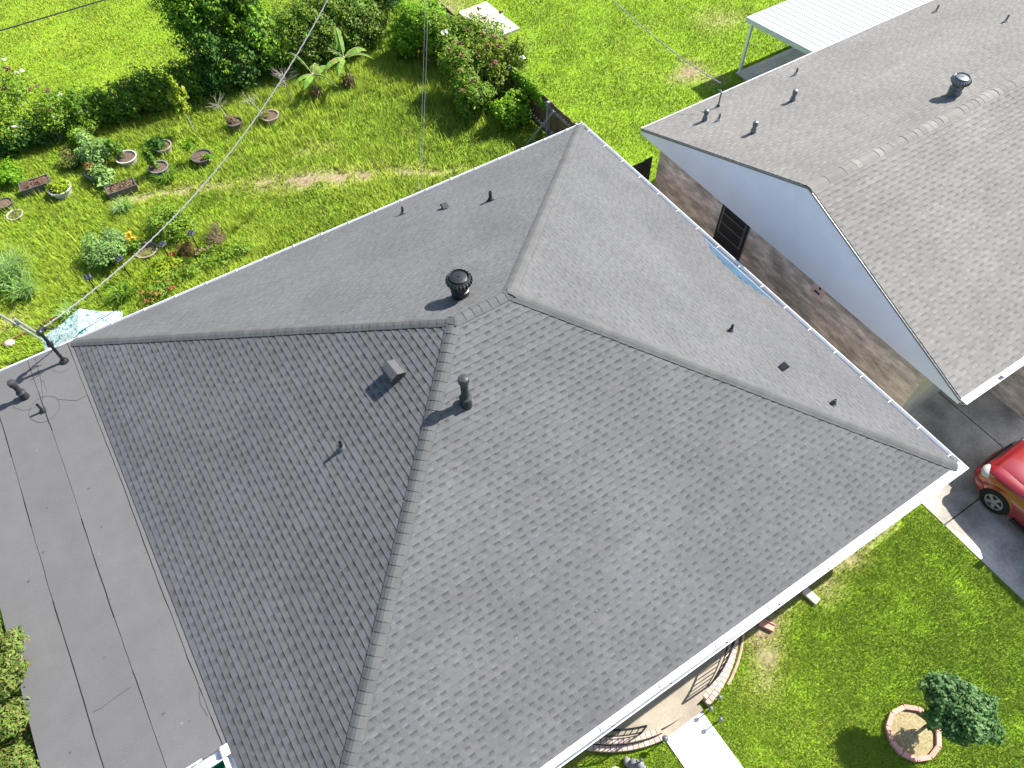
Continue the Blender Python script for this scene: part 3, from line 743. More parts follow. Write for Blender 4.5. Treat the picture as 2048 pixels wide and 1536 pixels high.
def in_rects(x, y, pad=0.0):
    k = np.zeros(x.shape, bool)
    for (x0, x1, y0, y1) in ((-9.45, 6.2, -5.8, 5.8), (8.3, 25, -4.6, 4.8), (7.6, 13.0, -40, -4.0), (11.4, 18, -6.2, -4), (-.44, .50, -40, -6.9), (15.4, 25, 5.3, 8.55)):
        k |= (x > x0 - pad) & (x < x1 + pad) & (y > y0 - pad) & (y < y1 + pad)
    k |= ((x - .10) / 2.5) ** 2 + ((y + 5.1) / 1.86) ** 2 < 1
    k |= np.hypot((x - 3.62) / .52, (y + 9.45) / .50) < 1
    k |= (np.abs(x - 9.85) < .68) & (np.abs(y - 16.15) < 1.18)
    return k
V, F = ground()
gm = bpy.data.materials.new('lawn_soil'); gm.use_nodes = True
n = gm.node_tree.nodes; l = gm.node_tree.links; b = n['Principled BSDF']; b.inputs['Roughness'].default_value = .95; b.inputs['Specular IOR Level'].default_value = .1
at = n.new('ShaderNodeAttribute'); at.attribute_name = 'Col'
t1 = n.new('ShaderNodeTexNoise'); t1.inputs['Scale'].default_value = 9; t1.inputs['Detail'].default_value = 6
tcg = n.new('ShaderNodeTexCoord'); l.new(tcg.outputs['Object'], t1.inputs['Vector'])
rg = n.new('ShaderNodeValToRGB'); rg.color_ramp.elements[0].position = .3; rg.color_ramp.elements[0].color = (.13, .24, .012, 1); rg.color_ramp.elements[1].position = .72; rg.color_ramp.elements[1].color = (.25, .39, .022, 1)
l.new(t1.outputs[0], rg.inputs[0])
rd = n.new('ShaderNodeValToRGB'); rd.color_ramp.elements[0].position = .3; rd.color_ramp.elements[0].color = (.17, .12, .07, 1); rd.color_ramp.elements[1].position = .7; rd.color_ramp.elements[1].color = (.36, .28, .18, 1)
l.new(t1.outputs[0], rd.inputs[0])
mxg = n.new('ShaderNodeMix'); mxg.data_type = 'RGBA'; l.new(at.outputs['Fac'], mxg.inputs[0]); l.new(rg.outputs[0], mxg.inputs[6]); l.new(rd.outputs[0], mxg.inputs[7]); l.new(mxg.outputs[2], b.inputs['Base Color'])
bpn = n.new('ShaderNodeBump'); bpn.inputs['Strength'].default_value = .5; bpn.inputs['Distance'].default_value = .05; l.new(t1.outputs[0], bpn.inputs['Height']); l.new(bpn.outputs[0], b.inputs['Normal'])
dm = dirt_mask(V[:, 0], V[:, 1])
g_ = mesh_np('ground', V, F, gm, C=np.repeat(dm[F][:, :, None], 3, 2)); tag(g_, kind='structure')

# grass -----------------------------------------------------------------
def frustum_keep(x, y, z, mg=1.3):
    d = np.stack([x, y, z], 1) - CAM; c = d @ CR.T; u = FPX * c[:, 0] / c[:, 2] / 1024; v = FPX * c[:, 1] / c[:, 2] / 768
    return (c[:, 2] > 0) & (np.abs(u) < mg) & (np.abs(v) < mg)
def blades(n, x0, x1, y0, y1, length, width, clump, seed, tone, hue, patch=.14, wild=0.0, bigamp=.24):
    g = np.random.default_rng(seed)
    x = g.uniform(x0, x1, n); y = g.uniform(y0, y1, n)
    k = frustum_keep(x, y, np.full(n, G)) & ~in_rects(x, y); x, y = x[k], y[k]
    d = dirt_mask(x, y); k = g.random(len(x)) > d * 1.02; x, y, d = x[k], y[k], d[k]
    cl = vnoise(x, y, seed, 3, clump); big = vnoise(x, y, seed + 9, 3, .45)
    k = g.random(len(x)) < .6 + .9 * (cl - .3); x, y, cl, big, d = x[k], y[k], cl[k], big[k], d[k]
    N = len(x)
    L = length * (.55 + .9 * g.random(N)) * (.6 + .9 * cl) * (1 + wild * (big > .55)); Wd = width * (.6 + .8 * g.random(N))
    an = g.uniform(0, 2 * np.pi, N); lean = g.uniform(.15, 1.0, N)
    dx, dy = np.cos(an), np.sin(an)
    hh = L * np.sqrt(1 - (lean * .85) ** 2); rr = L * lean * .85
    P0 = np.stack([x - dy * Wd, y + dx * Wd, np.full(N, G - .012)], 1); P1 = np.stack([x + dy * Wd, y - dx * Wd, np.full(N, G - .012)], 1)
    P2 = np.stack([x + dx * rr, y + dy * rr, G + hh], 1)
    Vv = np.stack([P0, P1, P2], 1).reshape(-1, 3); Ff = np.arange(3 * N).reshape(-1, 3)
    t = tone * (1 - patch / 2 + patch * g.random(N)) * (1 - bigamp / 2 + bigamp * big)
    yel = np.clip(hue + .5 * (big - .5) + .3 * (g.random(N) - .5) + d * .8, 0, 1)
    dead = (g.random(N) < .012 + .25 * d)
    c = np.clip(np.stack([t * (.285 + .25 * yel), t * (.485 + .155 * yel), t * (.026 + .042 * yel)], 1), 0, .8)
    c[dead] = np.stack([t, t * .84, t * .46], 1)[dead] * .42
    return Vv, Ff, c
def grass_obj(name, specs):
    Vs, Fs, Cs, o = [], [], [], 0
    for s in specs:
        v, f, c = blades(*s[0], **s[1]); Vs.append(v); Fs.append(f + o); Cs.append(c); o += len(v)
    return tag(mesh_np(name, np.concatenate(Vs), np.concatenate(Fs), MAT['grass'], C=np.concatenate(Cs)), kind='stuff')
lawn = grass_obj('lawn_grass', [
    ((650000, -2.6, 8, -12.5, -5.7, .046, .0065, 2.2, 51, 1.0, .48), {}),
    ((560000, 7.0, 24, 4.5, 30, .055, .012, 1.5, 52, 1.05, .62), {}),
    ((430000, -12, 8, 18.2, 36, .06, .013, 1.4, 53, 1.03, .58), {})])
tag(lawn, 'short mown lawn grass', 'grass')
yard = grass_obj('meadow_grass', [
    ((520000, -11, 8, 5.9, 18.4, .105, .012, 2.0, 54, 1.02, .50), dict(wild=.9, patch=.22, bigamp=.42)),
    ((30000, -11, 8, 5.9, 18.4, .19, .010, 1.1, 55, 1.1, .60), dict(wild=.8, patch=.4))])
tag(yard, 'longer unmown grass of the back yard', 'grass')

def sheet(name, pts, z, mt, kind='structure', th=.10):
    mb = MB(); mb.face([(x, y, z) for x, y in pts])
    for k in range(len(pts)):
        a, b = pts[k], pts[(k + 1) % len(pts)]; mb.face([(*a, z), (*b, z), (*b, z - th), (*a, z - th)])
    return mb
mb = MB()
yj = [-4.3, -6.925, -9.8, -12.8, -16, -40]
for k in range(len(yj) - 1):
    for (xa, xb) in ((7.62, 10.4), (10.42, 13.2)):
        t = rnd.uniform(.93, 1.05); mb.box(((xa + xb) / 2, (yj[k] + yj[k + 1]) / 2, G - .03), (xb - xa - .012, abs(yj[k + 1] - yj[k]) - .03, .09), col=(t, t, t))
mb.face([(7.64, -4.3, G - .006), (13.2, -4.3, G - .006), (13.2, -40, G - .006), (7.64, -40, G - .006)], (.18,) * 3)
tag(mb.build('driveway', MAT['concrete'], bevel=.004), kind='structure')
mb = MB(); mb.box((.03, -9.5, G - .02), (.92, 5.2, .10)); tag(mb.build('front_path', MAT['walk'], bevel=.006), kind='structure')
mb = MB(); mb.box((7.42, .2, G - .02), (1.9, 9.4, .08)); tag(mb.build('bounce_slab', MAT['slab']), kind='structure')  # unseen pale slab added to bounce light onto the neighbour's brick wall
mb = MB(); mb.box((20.2, 6.9, G - .02), (9.6, 3.2, .12)); tag(mb.build('patio_slab', MAT['slab']), kind='structure')
mb = MB(); mb.box((0, 0, 0), (1.3, 2.3, .14)); o = mb.build('concrete_slab', MAT['slab'], bevel=.01); o.location = (9.85, 16.15, G + .03); o.rotation_euler = (0, 0, .03); tag(o, kind='structure')

# ------------------------------------------------------------------ porch with brick edging, iron railing
pz = G + .28
pr = thing('front_porch', 'rounded front porch with tan floor and two curved brick steps under the white gutter', 'porch', (.05, -5.1, G))
def P_pr(o): o.parent = pr; o.location = -Vector((.05, -5.1, G)); return o
def ell(a, rx, ry): return (.10 + rx * math.cos(a), -5.1 + ry * math.sin(a))
RX, RY = 2.26, 1.75
mb = MB(); A = [R(180 + 180 * k / 48) for k in range(49)]
mb.face([(*ell(a, RX, RY), pz) for a in A]); 
P_pr(mb.build('porch_floor', MAT['porch']))
mb = MB()
def brick_row(mb, rx, ry, w, z0, z1, gap0, gap1, seed, bl=.105):
    r = random.Random(seed); a = R(181)
    while a < R(359):
        x, y = ell(a, rx, ry); tx, ty = -rx * math.sin(a), ry * math.cos(a); ln = math.hypot(tx, ty); da = bl / ln
        am = a + da / 2
        if not (R(gap0) < am < R(gap1)):
            q = []
            for (aa, ww) in ((a + da * .05, 0), (a + da * .95, 0), (a + da * .95, w), (a + da * .05, w)):
                X, Y = ell(aa, rx, ry); nx, ny = math.cos(aa) / rx, math.sin(aa) / ry; nl = math.hypot(nx, ny); q.append((X + nx / nl * ww, Y + ny / nl * ww))
            t = r.uniform(.78, 1.12); c = (t, t * r.uniform(.88, 1.0), t * r.uniform(.82, 1.0)); dz = r.uniform(-.004, .004)
            mb.face([(*p, z1 + dz) for p in q], c)
            for k in range(4): mb.face([(*q[k], z1 + dz), (*q[(k + 1) % 4], z1 + dz), (*q[(k + 1) % 4], z0), (*q[k], z0)], c)
        a += da
brick_row(mb, RX - .04, RY - .04, .10, G, pz + .012, 180, 283, 3); P_pr(mb.build('brick_edging', MAT['brickedge']))
mb = MB(); brick_row(mb, RX - .04, RY - .04, .10, G, pz + .012, 256, 361, 13); P_pr(mb.build('brick_edging', MAT['brickedge']))
mb = MB(); brick_row(mb, RX + .10, RY + .07, .10, G - .03, G + .15, 180, 283, 4); P_pr(mb.build('brick_edging', MAT['brickedge']))
mb = MB(); brick_row(mb, RX + .10, RY + .07, .10, G - .03, G + .15, 257, 361, 14); P_pr(mb.build('brick_edging', MAT['brickedge']))
mb = MB(); mb.box((.04, -6.80, G + .05), (.94, .34, .12)); P_pr(mb.build('step', MAT['porch']))
mb = MB(); pts = [ell(a, RX + .36, RY + .22) for a in [R(296 + 50 * k / 16) for k in range(17)]]
mb.tube([(x, y, G + .02) for x, y in pts], .03, 8, (1, .72, .66)); P_pr(mb.build('edging_strip', MAT['brickedge']))
def railing(a0, a1, label):
    t = thing('porch_railing', label, 'railing', (*ell(R((a0 + a1) / 2), RX - .05, RY - .05), pz))
    o0 = Vector(t.location); pts = [Vector((*ell(R(a0 + (a1 - a0) * k / 14), RX - .05, RY - .05), 0)) for k in range(15)]
    def pp(o): o.parent = t; o.location = -o0; return o
    mb = MB(); mb.tube([p + Vector((0, 0, pz + .72)) for p in pts], .02, 8); pp(mb.build('top_rail', MAT['iron']))
    mb = MB(); mb.tube([p + Vector((0, 0, pz + .10)) for p in pts], .012, 6); pp(mb.build('bottom_rail', MAT['iron']))
    for k in range(0, 15):
        mb = MB(); p = pts[k]; r = .018 if k in (0, 14) else .009
        mb.tube([p + Vector((0, 0, pz + (.0 if k in (0, 14) else .10))), p + Vector((0, 0, pz + .72))], r, 6); pp(mb.build('baluster', MAT['iron']))
    return t
railing(290, 338, 'curved black iron railing on the porch side nearest the driveway')
railing(200, 246, 'curved black iron railing on the porch side away from the driveway')

# lantern globes, pots and ornaments round the walk
def globe(x, y, h, r, label):
    t = thing('garden_globe', label, 'garden light', (x, y, G), group='grey globes by the front path')
    mb = MB(); mb.tube([(0, 0, 0), (0, 0, h)], .012, 8); mb.build('stake', MAT['iron'], t)
    mb = MB(); mb.sphere((0, 0, h + r * .8), r, 16, 10); mb.lathe([(r * .55, h - r * .2), (r * .5, h + r * .1)], (0, 0, 0), 12); mb.build('globe', MAT['globe'], t, smooth=True)
globe(-.52, -6.98, .42, .062, 'large dark globe standing left of the white path where it meets the porch')
globe(.84, -6.98, .36, .048, 'grey globe on a stake at the brick porch edge, farthest from the white path')
globe(.58, -7.04, .30, .045, 'grey globe on a stake in the corner between porch step and white path')
globe(.60, -7.28, .34, .045, 'grey globe on a stake beside the white path, nearest the lawn')
t = thing('stone_ornament', 'grey stone garden figure on the grass in front of the curved brick step', 'ornament', (-1.22, -7.02, G))
mb = MB(); mb.sphere((0, 0, .15), (.11, .13, .16)); mb.sphere((.05, -.06, .34), (.075, .07, .09)); mb.sphere((.09, -.13, .33), (.035, .05, .035)); mb.sphere((.02, .02, .46), (.022, .03, .075)); mb.sphere((.10, .0, .46), (.022, .03, .075)); mb.sphere((-.06, .12, .08), (.08, .10, .08)); mb.sphere((.05, -.14, .05), (.05, .09, .05))
mb.build('body', MAT['stone'], t, smooth=True)
t = thing('white_urn', 'white round urn with a dark mouth on the grass by the porch step', 'urn', (-1.62, -6.93, G))
mb = MB(); mb.lathe([(.06, 0), (.09, .02), (.11, .12), (.12, .22), (.105, .27), (.045, .275), (.04, .2), (0, .2)], (0, 0, 0), 20); mb.build('vessel', MAT['potwhite'], t, smooth=True)
mb = MB(); mb.lathe([(.042, .262), (0, .263)], (0, 0, 0), 14); mb.build('opening', MAT['blackplastic'], t)
t = thing('concrete_paver', 'small pinkish white paver lying on the front lawn below the gutter', 'paver', (3.92, -6.48, G + .05), R(-82))
mb = MB(); mb.box((0, 0, 0), (.34, .17, .10)); mb.build('block', MAT['paver'], t, bevel=.02)
t = thing('splash_block', 'pinkish splash block under the dark downspout at the front wall', 'splash block', (2.72, -6.42, G + .03), R(-60))
mb = MB(); mb.box((0, 0, 0), (.30, .16, .05)); mb.box((0, .07, .035), (.30, .02, .04)); mb.box((0, -.07, .035), (.30, .02, .04)); mb.build('block', MAT['pinkedge'], t, bevel=.01)
mb = MB(); mb.tube([(2.62, -5.79, -.25), (2.62, -5.79, G + .35), (2.66, -6.0, G + .16), (2.75, -6.30, G + .10)], .045, 8); P_house(mb.build('downspout', MAT['blackmetal']))

# ------------------------------------------------------------------ plants
GREENS = dict(
    dark=[(.030, .095, .012), (.050, .135, .014), (.075, .17, .016)],
    vine=[(.075, .18, .014), (.13, .25, .018), (.20, .32, .022), (.045, .12, .012)],
    lime=[(.17, .34, .014), (.24, .38, .018), (.12, .27, .014)],
    mix=[(.14, .27, .020), (.20, .31, .022), (.26, .33, .03), (.09, .20, .02)],
    olive=[(.20, .24, .05), (.25, .29, .05), (.15, .22, .03), (.18, .15, .06)],
    yellow=[(.26, .37, .02), (.33, .36, .02), (.20, .33, .02)],
    glossy=[(.07, .165, .04), (.11, .23, .06), (.16, .29, .095)],
    pale=[(.22, .36, .09), (.16, .30, .06), (.28, .40, .14)],
    brown=[(.26, .18, .10), (.30, .22, .12), (.20, .16, .07)],
    red=[(.22, .12, .07), (.26, .17, .09)],
)
GREENS = {k: [tuple(min(.6, x * (1.2 if k != 'glossy' else 1.0)) for x in c) for c in v] for k, v in GREENS.items()}
def leaf_mesh(Pc, Nc, size, pal, g, aspect=.55, jitter=.3, droop=0.0):
    n_ = len(Pc); pal = np.array(pal)
    Nn = Nc + g.normal(0, .55, (n_, 3)); Nn /= np.linalg.norm(Nn, axis=1, keepdims=True) + 1e-9
    T = g.normal(0, 1, (n_, 3)); T[:, 2] -= droop; T -= Nn * (T * Nn).sum(1, keepdims=True); T /= np.linalg.norm(T, axis=1, keepdims=True) + 1e-9
    B = np.cross(Nn, T); s = size * (.6 + .8 * g.random(n_))[:, None]
    a = Pc - T * s * .5; c = Pc + T * s * .5; b = Pc + B * s * aspect * .5 + Nn * s * .10; d = Pc - B * s * aspect * .5 + Nn * s * .10
    V_ = np.stack([a, b, c, d], 1).reshape(-1, 3); F_ = np.arange(4 * n_).reshape(-1, 4)
    C_ = pal[g.integers(0, len(pal), n_)] * (1 - jitter / 2 + jitter * g.random(n_))[:, None]
    return V_, F_, C_
def blob_points(blobs, n_, g, shell=.55):
    """points through a union of ellipsoids (cx,cy,cz,rx,ry,rz); mostly in the outer shell, in small clusters"""
    bl = np.array(blobs, float); vol = (bl[:, 3] * bl[:, 4] + bl[:, 4] * bl[:, 5] + bl[:, 3] * bl[:, 5]); idx = g.choice(len(bl), n_, p=vol / vol.sum())
    d = g.normal(0, 1, (n_, 3)); d /= np.linalg.norm(d, axis=1, keepdims=True)
    r = shell + (1.0 - shell) * g.random(n_) ** .6
    lump = 1 + .22 * np.sin(d[:, 0] * 7 + idx * 1.7) * np.sin(d[:, 1] * 6 + idx) + .14 * np.sin(d[:, 2] * 11 + d[:, 0] * 9 + idx * 2.3)
    P_ = bl[idx, :3] + d * (r * lump)[:, None] * bl[idx, 3:6]
    return P_, d, idx
def crown(name, parent, blobs, n_, size, pal, seed, shell=.5, aspect=.55, up=.5, zmin=None, droop=0.0, mt=None, holes=.22):
    g = np.random.default_rng(seed); P_, d, idx = blob_points(blobs, n_, g, shell)
    if holes:
        hv = vnoise(P_[:, 0] * 2 + P_[:, 2] * 1.7, P_[:, 1] * 2 - P_[:, 2] * 1.3, seed, 2, 1.3); k = hv > holes + .1; P_, d = P_[k], d[k]
    if zmin is not None: k = P_[:, 2] > zmin; P_, d = P_[k], d[k]
    Nn = d.copy(); Nn[:, 2] += up
    cols = np.array(GREENS[pal] if isinstance(pal, str) else pal)
    V_, F_, C_ = leaf_mesh(P_, Nn, size, cols, g, aspect, droop=droop)
    tone = .72 + .56 * vnoise(P_[:, 0] + P_[:, 2], P_[:, 1] + .6 * P_[:, 2], seed + 3, 3, 2.4)
    return mesh_np(name, V_, F_, mt or MAT['leaf'], parent, C=C_ * tone[:, None])
def stems(name, parent, lines, mt, n=7):
    mb = MB()
    for pts, rs in lines: mb.tube(pts, rs, n)
    return mb.build(name, mt, parent, smooth=True)
def flowers(parent, pts, size, col, seed, name='flower'):
    g = np.random.default_rng(seed); Ps = []
    for p in pts:
        Ps.append(np.array(p) + g.normal(0, size * .5, (9, 3)) * np.array([1, 1, .35]))
    Ps = np.concatenate(Ps); N_ = np.tile(np.array([[.3, 0, 1.0]]), (len(Ps), 1))
    V_, F_, C_ = leaf_mesh(Ps, N_, size, [col], g, .9, .2)
    return tag(mesh_np(name, V_, F_, MAT['flower'], parent, C=C_), kind='stuff')

# hedge along the back boundary, overgrown with vines: separate bushes grown together
def hedge(x0, x1, y0, y1, h, dpt, seed, label, pal='vine', n=9000, size=.085):
    t = thing('vine_hedge', label, 'hedge', ((x0 + x1) / 2, (y0 + y1) / 2, G))
    L = math.hypot(x1 - x0, y1 - y0); k = max(3, int(L / .5)); r = random.Random(seed); bl = []
    for i in range(k):
        f = (i + .5) / k; x = (x0 + (x1 - x0) * f) - (x0 + x1) / 2; y = (y0 + (y1 - y0) * f) - (y0 + y1) / 2
        hh = h * r.uniform(.85, 1.15)
        bl.append((x + r.uniform(-.1, .1), y + r.uniform(-.12, .12), hh * .5, .48 * r.uniform(.8, 1.3), dpt * r.uniform(.85, 1.15), hh * .56))
    crown('foliage', t, bl, n, size, pal, seed, .45, zmin=0)
    for b in bl[::2]: stems('stem', t, [([(b[0], b[1], 0), (b[0] + .05, b[1], b[2]), (b[0] - .04, b[1] + .03, b[2] * 1.6)], [.03, .02, .01])], MAT['bark'])
    return t
hedge(-5.5, -.7, 18.1, 17.75, 1.35, .55, 61, 'dark vine-covered hedge along the back boundary left of the big vine-clad tree', n=26000)
hedge(-9.6, -5.6, 18.5, 18.05, 1.05, .6, 62, 'low dark hedge under the pink and white flowered bush at the far left', 'dark', n=12000)

# big vine-clad tree
t = thing('vine_clad_tree', 'big dark tree smothered in hanging vines at the back boundary', 'tree', (.55, 17.6, G))
bl = [(-.1, -.1, 1.0, 1.25, .95, 1.1), (-.7, .0, 1.9, .9, .8, 1.0), (.7, .05, 1.9, .85, .8, 1.0), (-.9, .2, 3.0, .75, .7, .9), (-.2, .1, 3.3, .7, .7, .9), (.85, .1, 3.1, .62, .6, 1.0), (-1.0, .2, 4.0, .6, .55, .8), (-.25, .2, 4.3, .55, .5, .7), (.95, .2, 4.1, .5, .5, .8), (1.15, -.2, .8, .55, .55, .75), (-1.05, -.1, .75, .5, .6, .8)]
crown('crown', t, bl, 34000, .10, 'dark', 63, .5, zmin=0, droop=.6)
crown('crown', t, [(b[0], b[1] - .05, b[2] + .1, b[3] * 1.05, b[4] * 1.05, b[5] * 1.03) for b in bl[2:10]], 14000, .10, 'lime', 64, .85, zmin=.6)
stems('trunk', t, [([(0, 0, -.1), (.05, .05, 1.2), (-.1, .1, 2.4), (-.35, .15, 3.6)], [.20, .16, .12, .06]), ([(.05, .05, 1.0), (.5, .1, 2.2), (.9, .15, 3.6)], [.12, .09, .04]), ([(-.05, .05, 1.5), (-.6, .1, 2.6), (-.95, .2, 3.8)], [.10, .07, .03])], MAT['bark'])
# mound of vines right of it
t = thing('vine_mound', 'broad rounded mound of vines behind the two banana plants', 'vine mound', (4.2, 17.3, G))
bl = [(-1.4, 0, .85, .85, .8, 1.15), (-.5, .1, 1.05, 1.0, .95, 1.25), (.5, .1, 1.1, 1.0, .95, 1.25), (1.3, .05, .9, .8, .8, 1.15), (0, .6, 1.2, 1.4, .8, 1.1), (-1.5, .7, .9, .8, .8, 1.0)]
crown('foliage', t, bl, 36000, .085, 'vine', 65, .55, zmin=0, droop=.4)
crown('foliage', t, [(b[0], b[1] - .02, b[2] + .08, b[3] * 1.04, b[4] * 1.04, b[5] * 1.02) for b in bl], 11000, .09, [(.20, .30, .03), (.24, .30, .04), (.15, .25, .025), (.26, .24, .06)], 66, .85, zmin=.7)
for b in bl: stems('stem', t, [([(b[0], b[1], 0), (b[0], b[1], b[2])], [.05, .02])], MAT['bark'])

# shrubs along the right boundary fence
def shrub(name, label, loc, blobs, n_, size, pal, seed, shell=.45, group=None, cat='shrub', tips=None, stem=MAT['bark'], aspect=.55, up=.5, droop=0., extra=None):
    t = thing(name, label, cat, loc, 0, group)
    crown('foliage', t, blobs, n_, size, pal, seed, shell, aspect, up, zmin=.0, droop=droop)
    stems('stem', t, [([(b[0] * .25, b[1] * .25, -.05), (b[0] * .7, b[1] * .7, b[2] * .6), (b[0], b[1], b[2])], [.028, .018, .008]) for b in blobs], stem)
    if tips:
        q = random.Random(seed)
        for k in range(tips[2]):
            b = q.choice(blobs); a = q.uniform(0, 6.28); e_ = q.uniform(.1, .8)
            flowers(t, [(b[0] + b[3] * e_ * math.cos(a), b[1] + b[4] * e_ * math.sin(a), b[2] + b[5] * (1.05 - .4 * e_ * e_) + .02 * j) for j in range(3)], .075, q.choice([(.20, .10, .06), (.28, .22, .09), (.22, .16, .07)]), seed * 40 + k, 'seed_head')
    if extra: flowers(t, extra[0], extra[1], extra[2], seed + 2)
    return t
def rb(seed, n_, R_, H, hr=.35):
    r = random.Random(seed); out = []
    for i in range(n_):
        a = 2 * math.pi * i / n_ + r.uniform(-.4, .4); d = R_ * r.uniform(.25, .75); h = H * r.uniform(.35, .78)
        out.append((d * math.cos(a), d * math.sin(a), h, R_ * r.uniform(.38, .55), R_ * r.uniform(.38, .55), max(.12, H * r.uniform(.22, .34))))
    out.append((0, 0, H * .55, R_ * .5, R_ * .5, H * .42)); return out
shrub('leafy_shrub', 'tall light green shrub between the vine mound and the flowering shrubs', (6.5, 15.7, G), rb(1, 8, 1.15, 2.1, ), 15000, .095, 'lime', 71)
shrub('leafy_shrub', 'yellow green shrub with a pale bloom left of the concrete slab', (7.15, 14.5, G), rb(7, 8, 1.0, 2.0), 12000, .085, 'mix', 70, extra=([(-.35, -.6, 1.7), (-.30, -.62, 1.72)], .09, (.8, .8, .72)))
shrub('flowering_shrub', 'sparse reddish tipped shrub overhanging the pale concrete slab', (8.05, 13.75, G), rb(2, 7, .95, 2.1), 5200, .085, 'mix', 72, .2, tips=(260, 'red', 8))
shrub('flowering_shrub', 'yellow green shrub with brown seed heads at the middle of the right boundary', (6.8, 12.5, G), rb(3, 8, .95, 1.85), 12000, .085, 'mix', 73, tips=(330, 'red', 10))
shrub('flowering_shrub', 'tall seed-headed shrub with one white bloom nearest the mown lawn', (7.85, 12.0, G), rb(13, 7, .85, 2.0), 9000, .085, [(.22, .30, .025), (.28, .34, .03), (.17, .27, .02)], 77, tips=(330, 'red', 10), extra=([(.45, -.55, 1.55), (.48, -.54, 1.52)], .10, (.8, .8, .72)))
shrub('flowering_shrub', 'low seed-headed shrub growing into the yard in front of the others', (6.35, 11.35, G), rb(4, 7, .7, 1.4), 7000, .085, 'mix', 74, tips=(160, 'brown', 5))
shrub('leafy_shrub', 'bright green shrub leaning on the dark fence beside the brace', (7.15, 10.35, G), rb(5, 6, .6, 1.2), 5600, .085, 'lime', 75)
shrub('bushy_shrub', 'half dark bush behind the vine mound at the top edge', (6.1, 17.9, G), rb(6, 7, 1.1, 2.3), 9000, .095, 'dark', 76)
# creeper strip along the fence top
t = thing('fence_creeper', 'yellow green creeper running along the top of the boundary fence', 'creeper', (7.86, 11.2, G))
crown('foliage', t, [(0, -1.6 + .42 * k, 1.18 + .1 * math.sin(k), .12, .32, .32) for k in range(9)], 5200, .075, 'lime', 78, .3, zmin=0)
stems('stem', t, [([(0, -1.6, .02), (.02, -1.5, 1.1), (-.03, 0, 1.25), (.02, 1.8, 1.2)], [.015, .012, .01, .006])], MAT['bark'])
# the fence itself
def fence(name, label, a, b, h, seed, mt, step=.15, brace=None):
    a, b = Vector(a), Vector(b); d = b - a; L = d.length; rz = math.atan2(d.y, d.x)
    t = thing(name, label, 'fence', (a.x, a.y, G), rz); r = random.Random(seed)
    mb = MB(); x = 0
    while x < L:
        tt = r.uniform(.7, 1.3); hh = h + r.uniform(-.02, .02); mb.box((x + step / 2, 0, hh / 2 + .03), (step - .012, .022, hh - .06), col=(tt, tt, tt)); x += step
    mb.build('boards', mt, t)
    for z in (.3, h - .2):
        mb = MB(); mb.box((L / 2, .035, z), (L, .04, .09)); mb.build('rail', MAT['greyboard'], t)
    x = 0
    while x < L + .1:
        mb = MB(); mb.box((x, .065, h / 2), (.10, .10, h + .04)); mb.build('post', MAT['greyboard'], t); x += 2.3
    if brace:
        mb = MB(); p, q_ = Vector(brace[0]), Vector(brace[1]); mb.tube([p, q_], .035, 6); mb.build('brace', MAT['greyboard'], t)
    return t
fence('wooden_fence', 'weathered brown board fence with a leaning grey brace behind the corner of the big roof', (7.9, 6.9, G), (7.9, 17.2, G), 1.35, 3, MAT['brownwood'], brace=((2.35, .85, .05), (1.95, .1, 1.25)))
fence('wooden_gate_fence', 'short dark fence panel closing the gap between the two houses', (7.15, 4.95, G), (8.45, 4.95, G), 1.8, 4, MAT['fence'])  # boards in a dark wood tone

# white flowered tall bush at far left of the hedge
shrub('rose_of_sharon', 'tall sparse bush with white blooms and pale bent stems at the left hedge', (-5.7, 17.9, G), [(-.9, .3, 1.6, .55, .5, .5), (-.3, .4, 2.0, .45, .45, .5), (.3, .1, 1.3, .5, .5, .5), (-1.2, 0, 1.0, .6, .5, .4), (.1, -.1, .9, .5, .4, .35), (-.7, .9, 2.5, .4, .4, .4)], 5200, .08, 'mix', 81, .3,
      stem=MAT['palebark'], tips=(500, 'red', 15), extra=([(.75, -.1, 1.55), (-.1, .5, 2.3), (.1, .5, 2.3), (-.75, 1.1, 2.95), (-1.0, 1.0, 2.85), (-.55, 1.2, 3.0), (-.9, -.3, 1.15), (.25, -.2, 1.05), (-.2, .8, 2.6), (-1.5, 1.0, 2.7)], .075, (.8, .8, .74)))
shrub('leafy_shrub', 'yellowing shrub cut by the left picture edge on the far lawn', (-8.9, 20.0, G), rb(21, 6, .8, 1.9), 4200, .08, [(.2, .22, .03), (.14, .2, .03), (.25, .2, .04)], 82)
shrub('leafy_shrub', 'small bright shrub at the left edge in front of the low hedge', (-7.4, 16.75, G), rb(22, 6, .5, .6), 2400, .075, 'lime', 83)
shrub('leafy_shrub', 'low shrub with small leaves at the foot of the white flowered bush', (-5.0, 17.2, G), rb(23, 6, .55, .7), 2400, .07, 'mix', 84)
shrub('leafy_shrub', 'pale silvery shrub behind the potted plants near the left hedge', (-4.9, 16.0, G), rb(24, 7, .55, 1.0), 3200, .085, 'pale', 85, .3)
shrub('weedy_bush', 'brownish weedy clump left of the silvery shrub', (-5.6, 16.3, G), rb(25, 6, .5, .55), 2200, .07, 'olive', 86, .3)
shrub('leafy_shrub', 'pale broad leaved plant beside the long brown planter', (-4.95, 14.95, G), rb(26, 6, .42, .65), 900, .14, 'pale', 87, .3, aspect=.4)
shrub('round_bush', 'round pale green bush left of the yellow flowers near the big roof', (-5.75, 11.45, G), rb(27, 9, .68, .85), 6500, .075, 'pale', 88, .5)
shrub('round_bush', 'loose green bush behind the solar lights nearest the roof', (-3.85, 11.55, G), rb(28, 9, .75, .95), 6500, .075, 'mix', 89, .45)
shrub('twiggy_bush', 'reddish brown twiggy bush between the solar lights', (-3.85, 10.45, G), rb(29, 6, .33, .6), 1900, .055, [(.2, .12, .04), (.16, .15, .04), (.22, .10, .05)], 90, .2, aspect=.22)
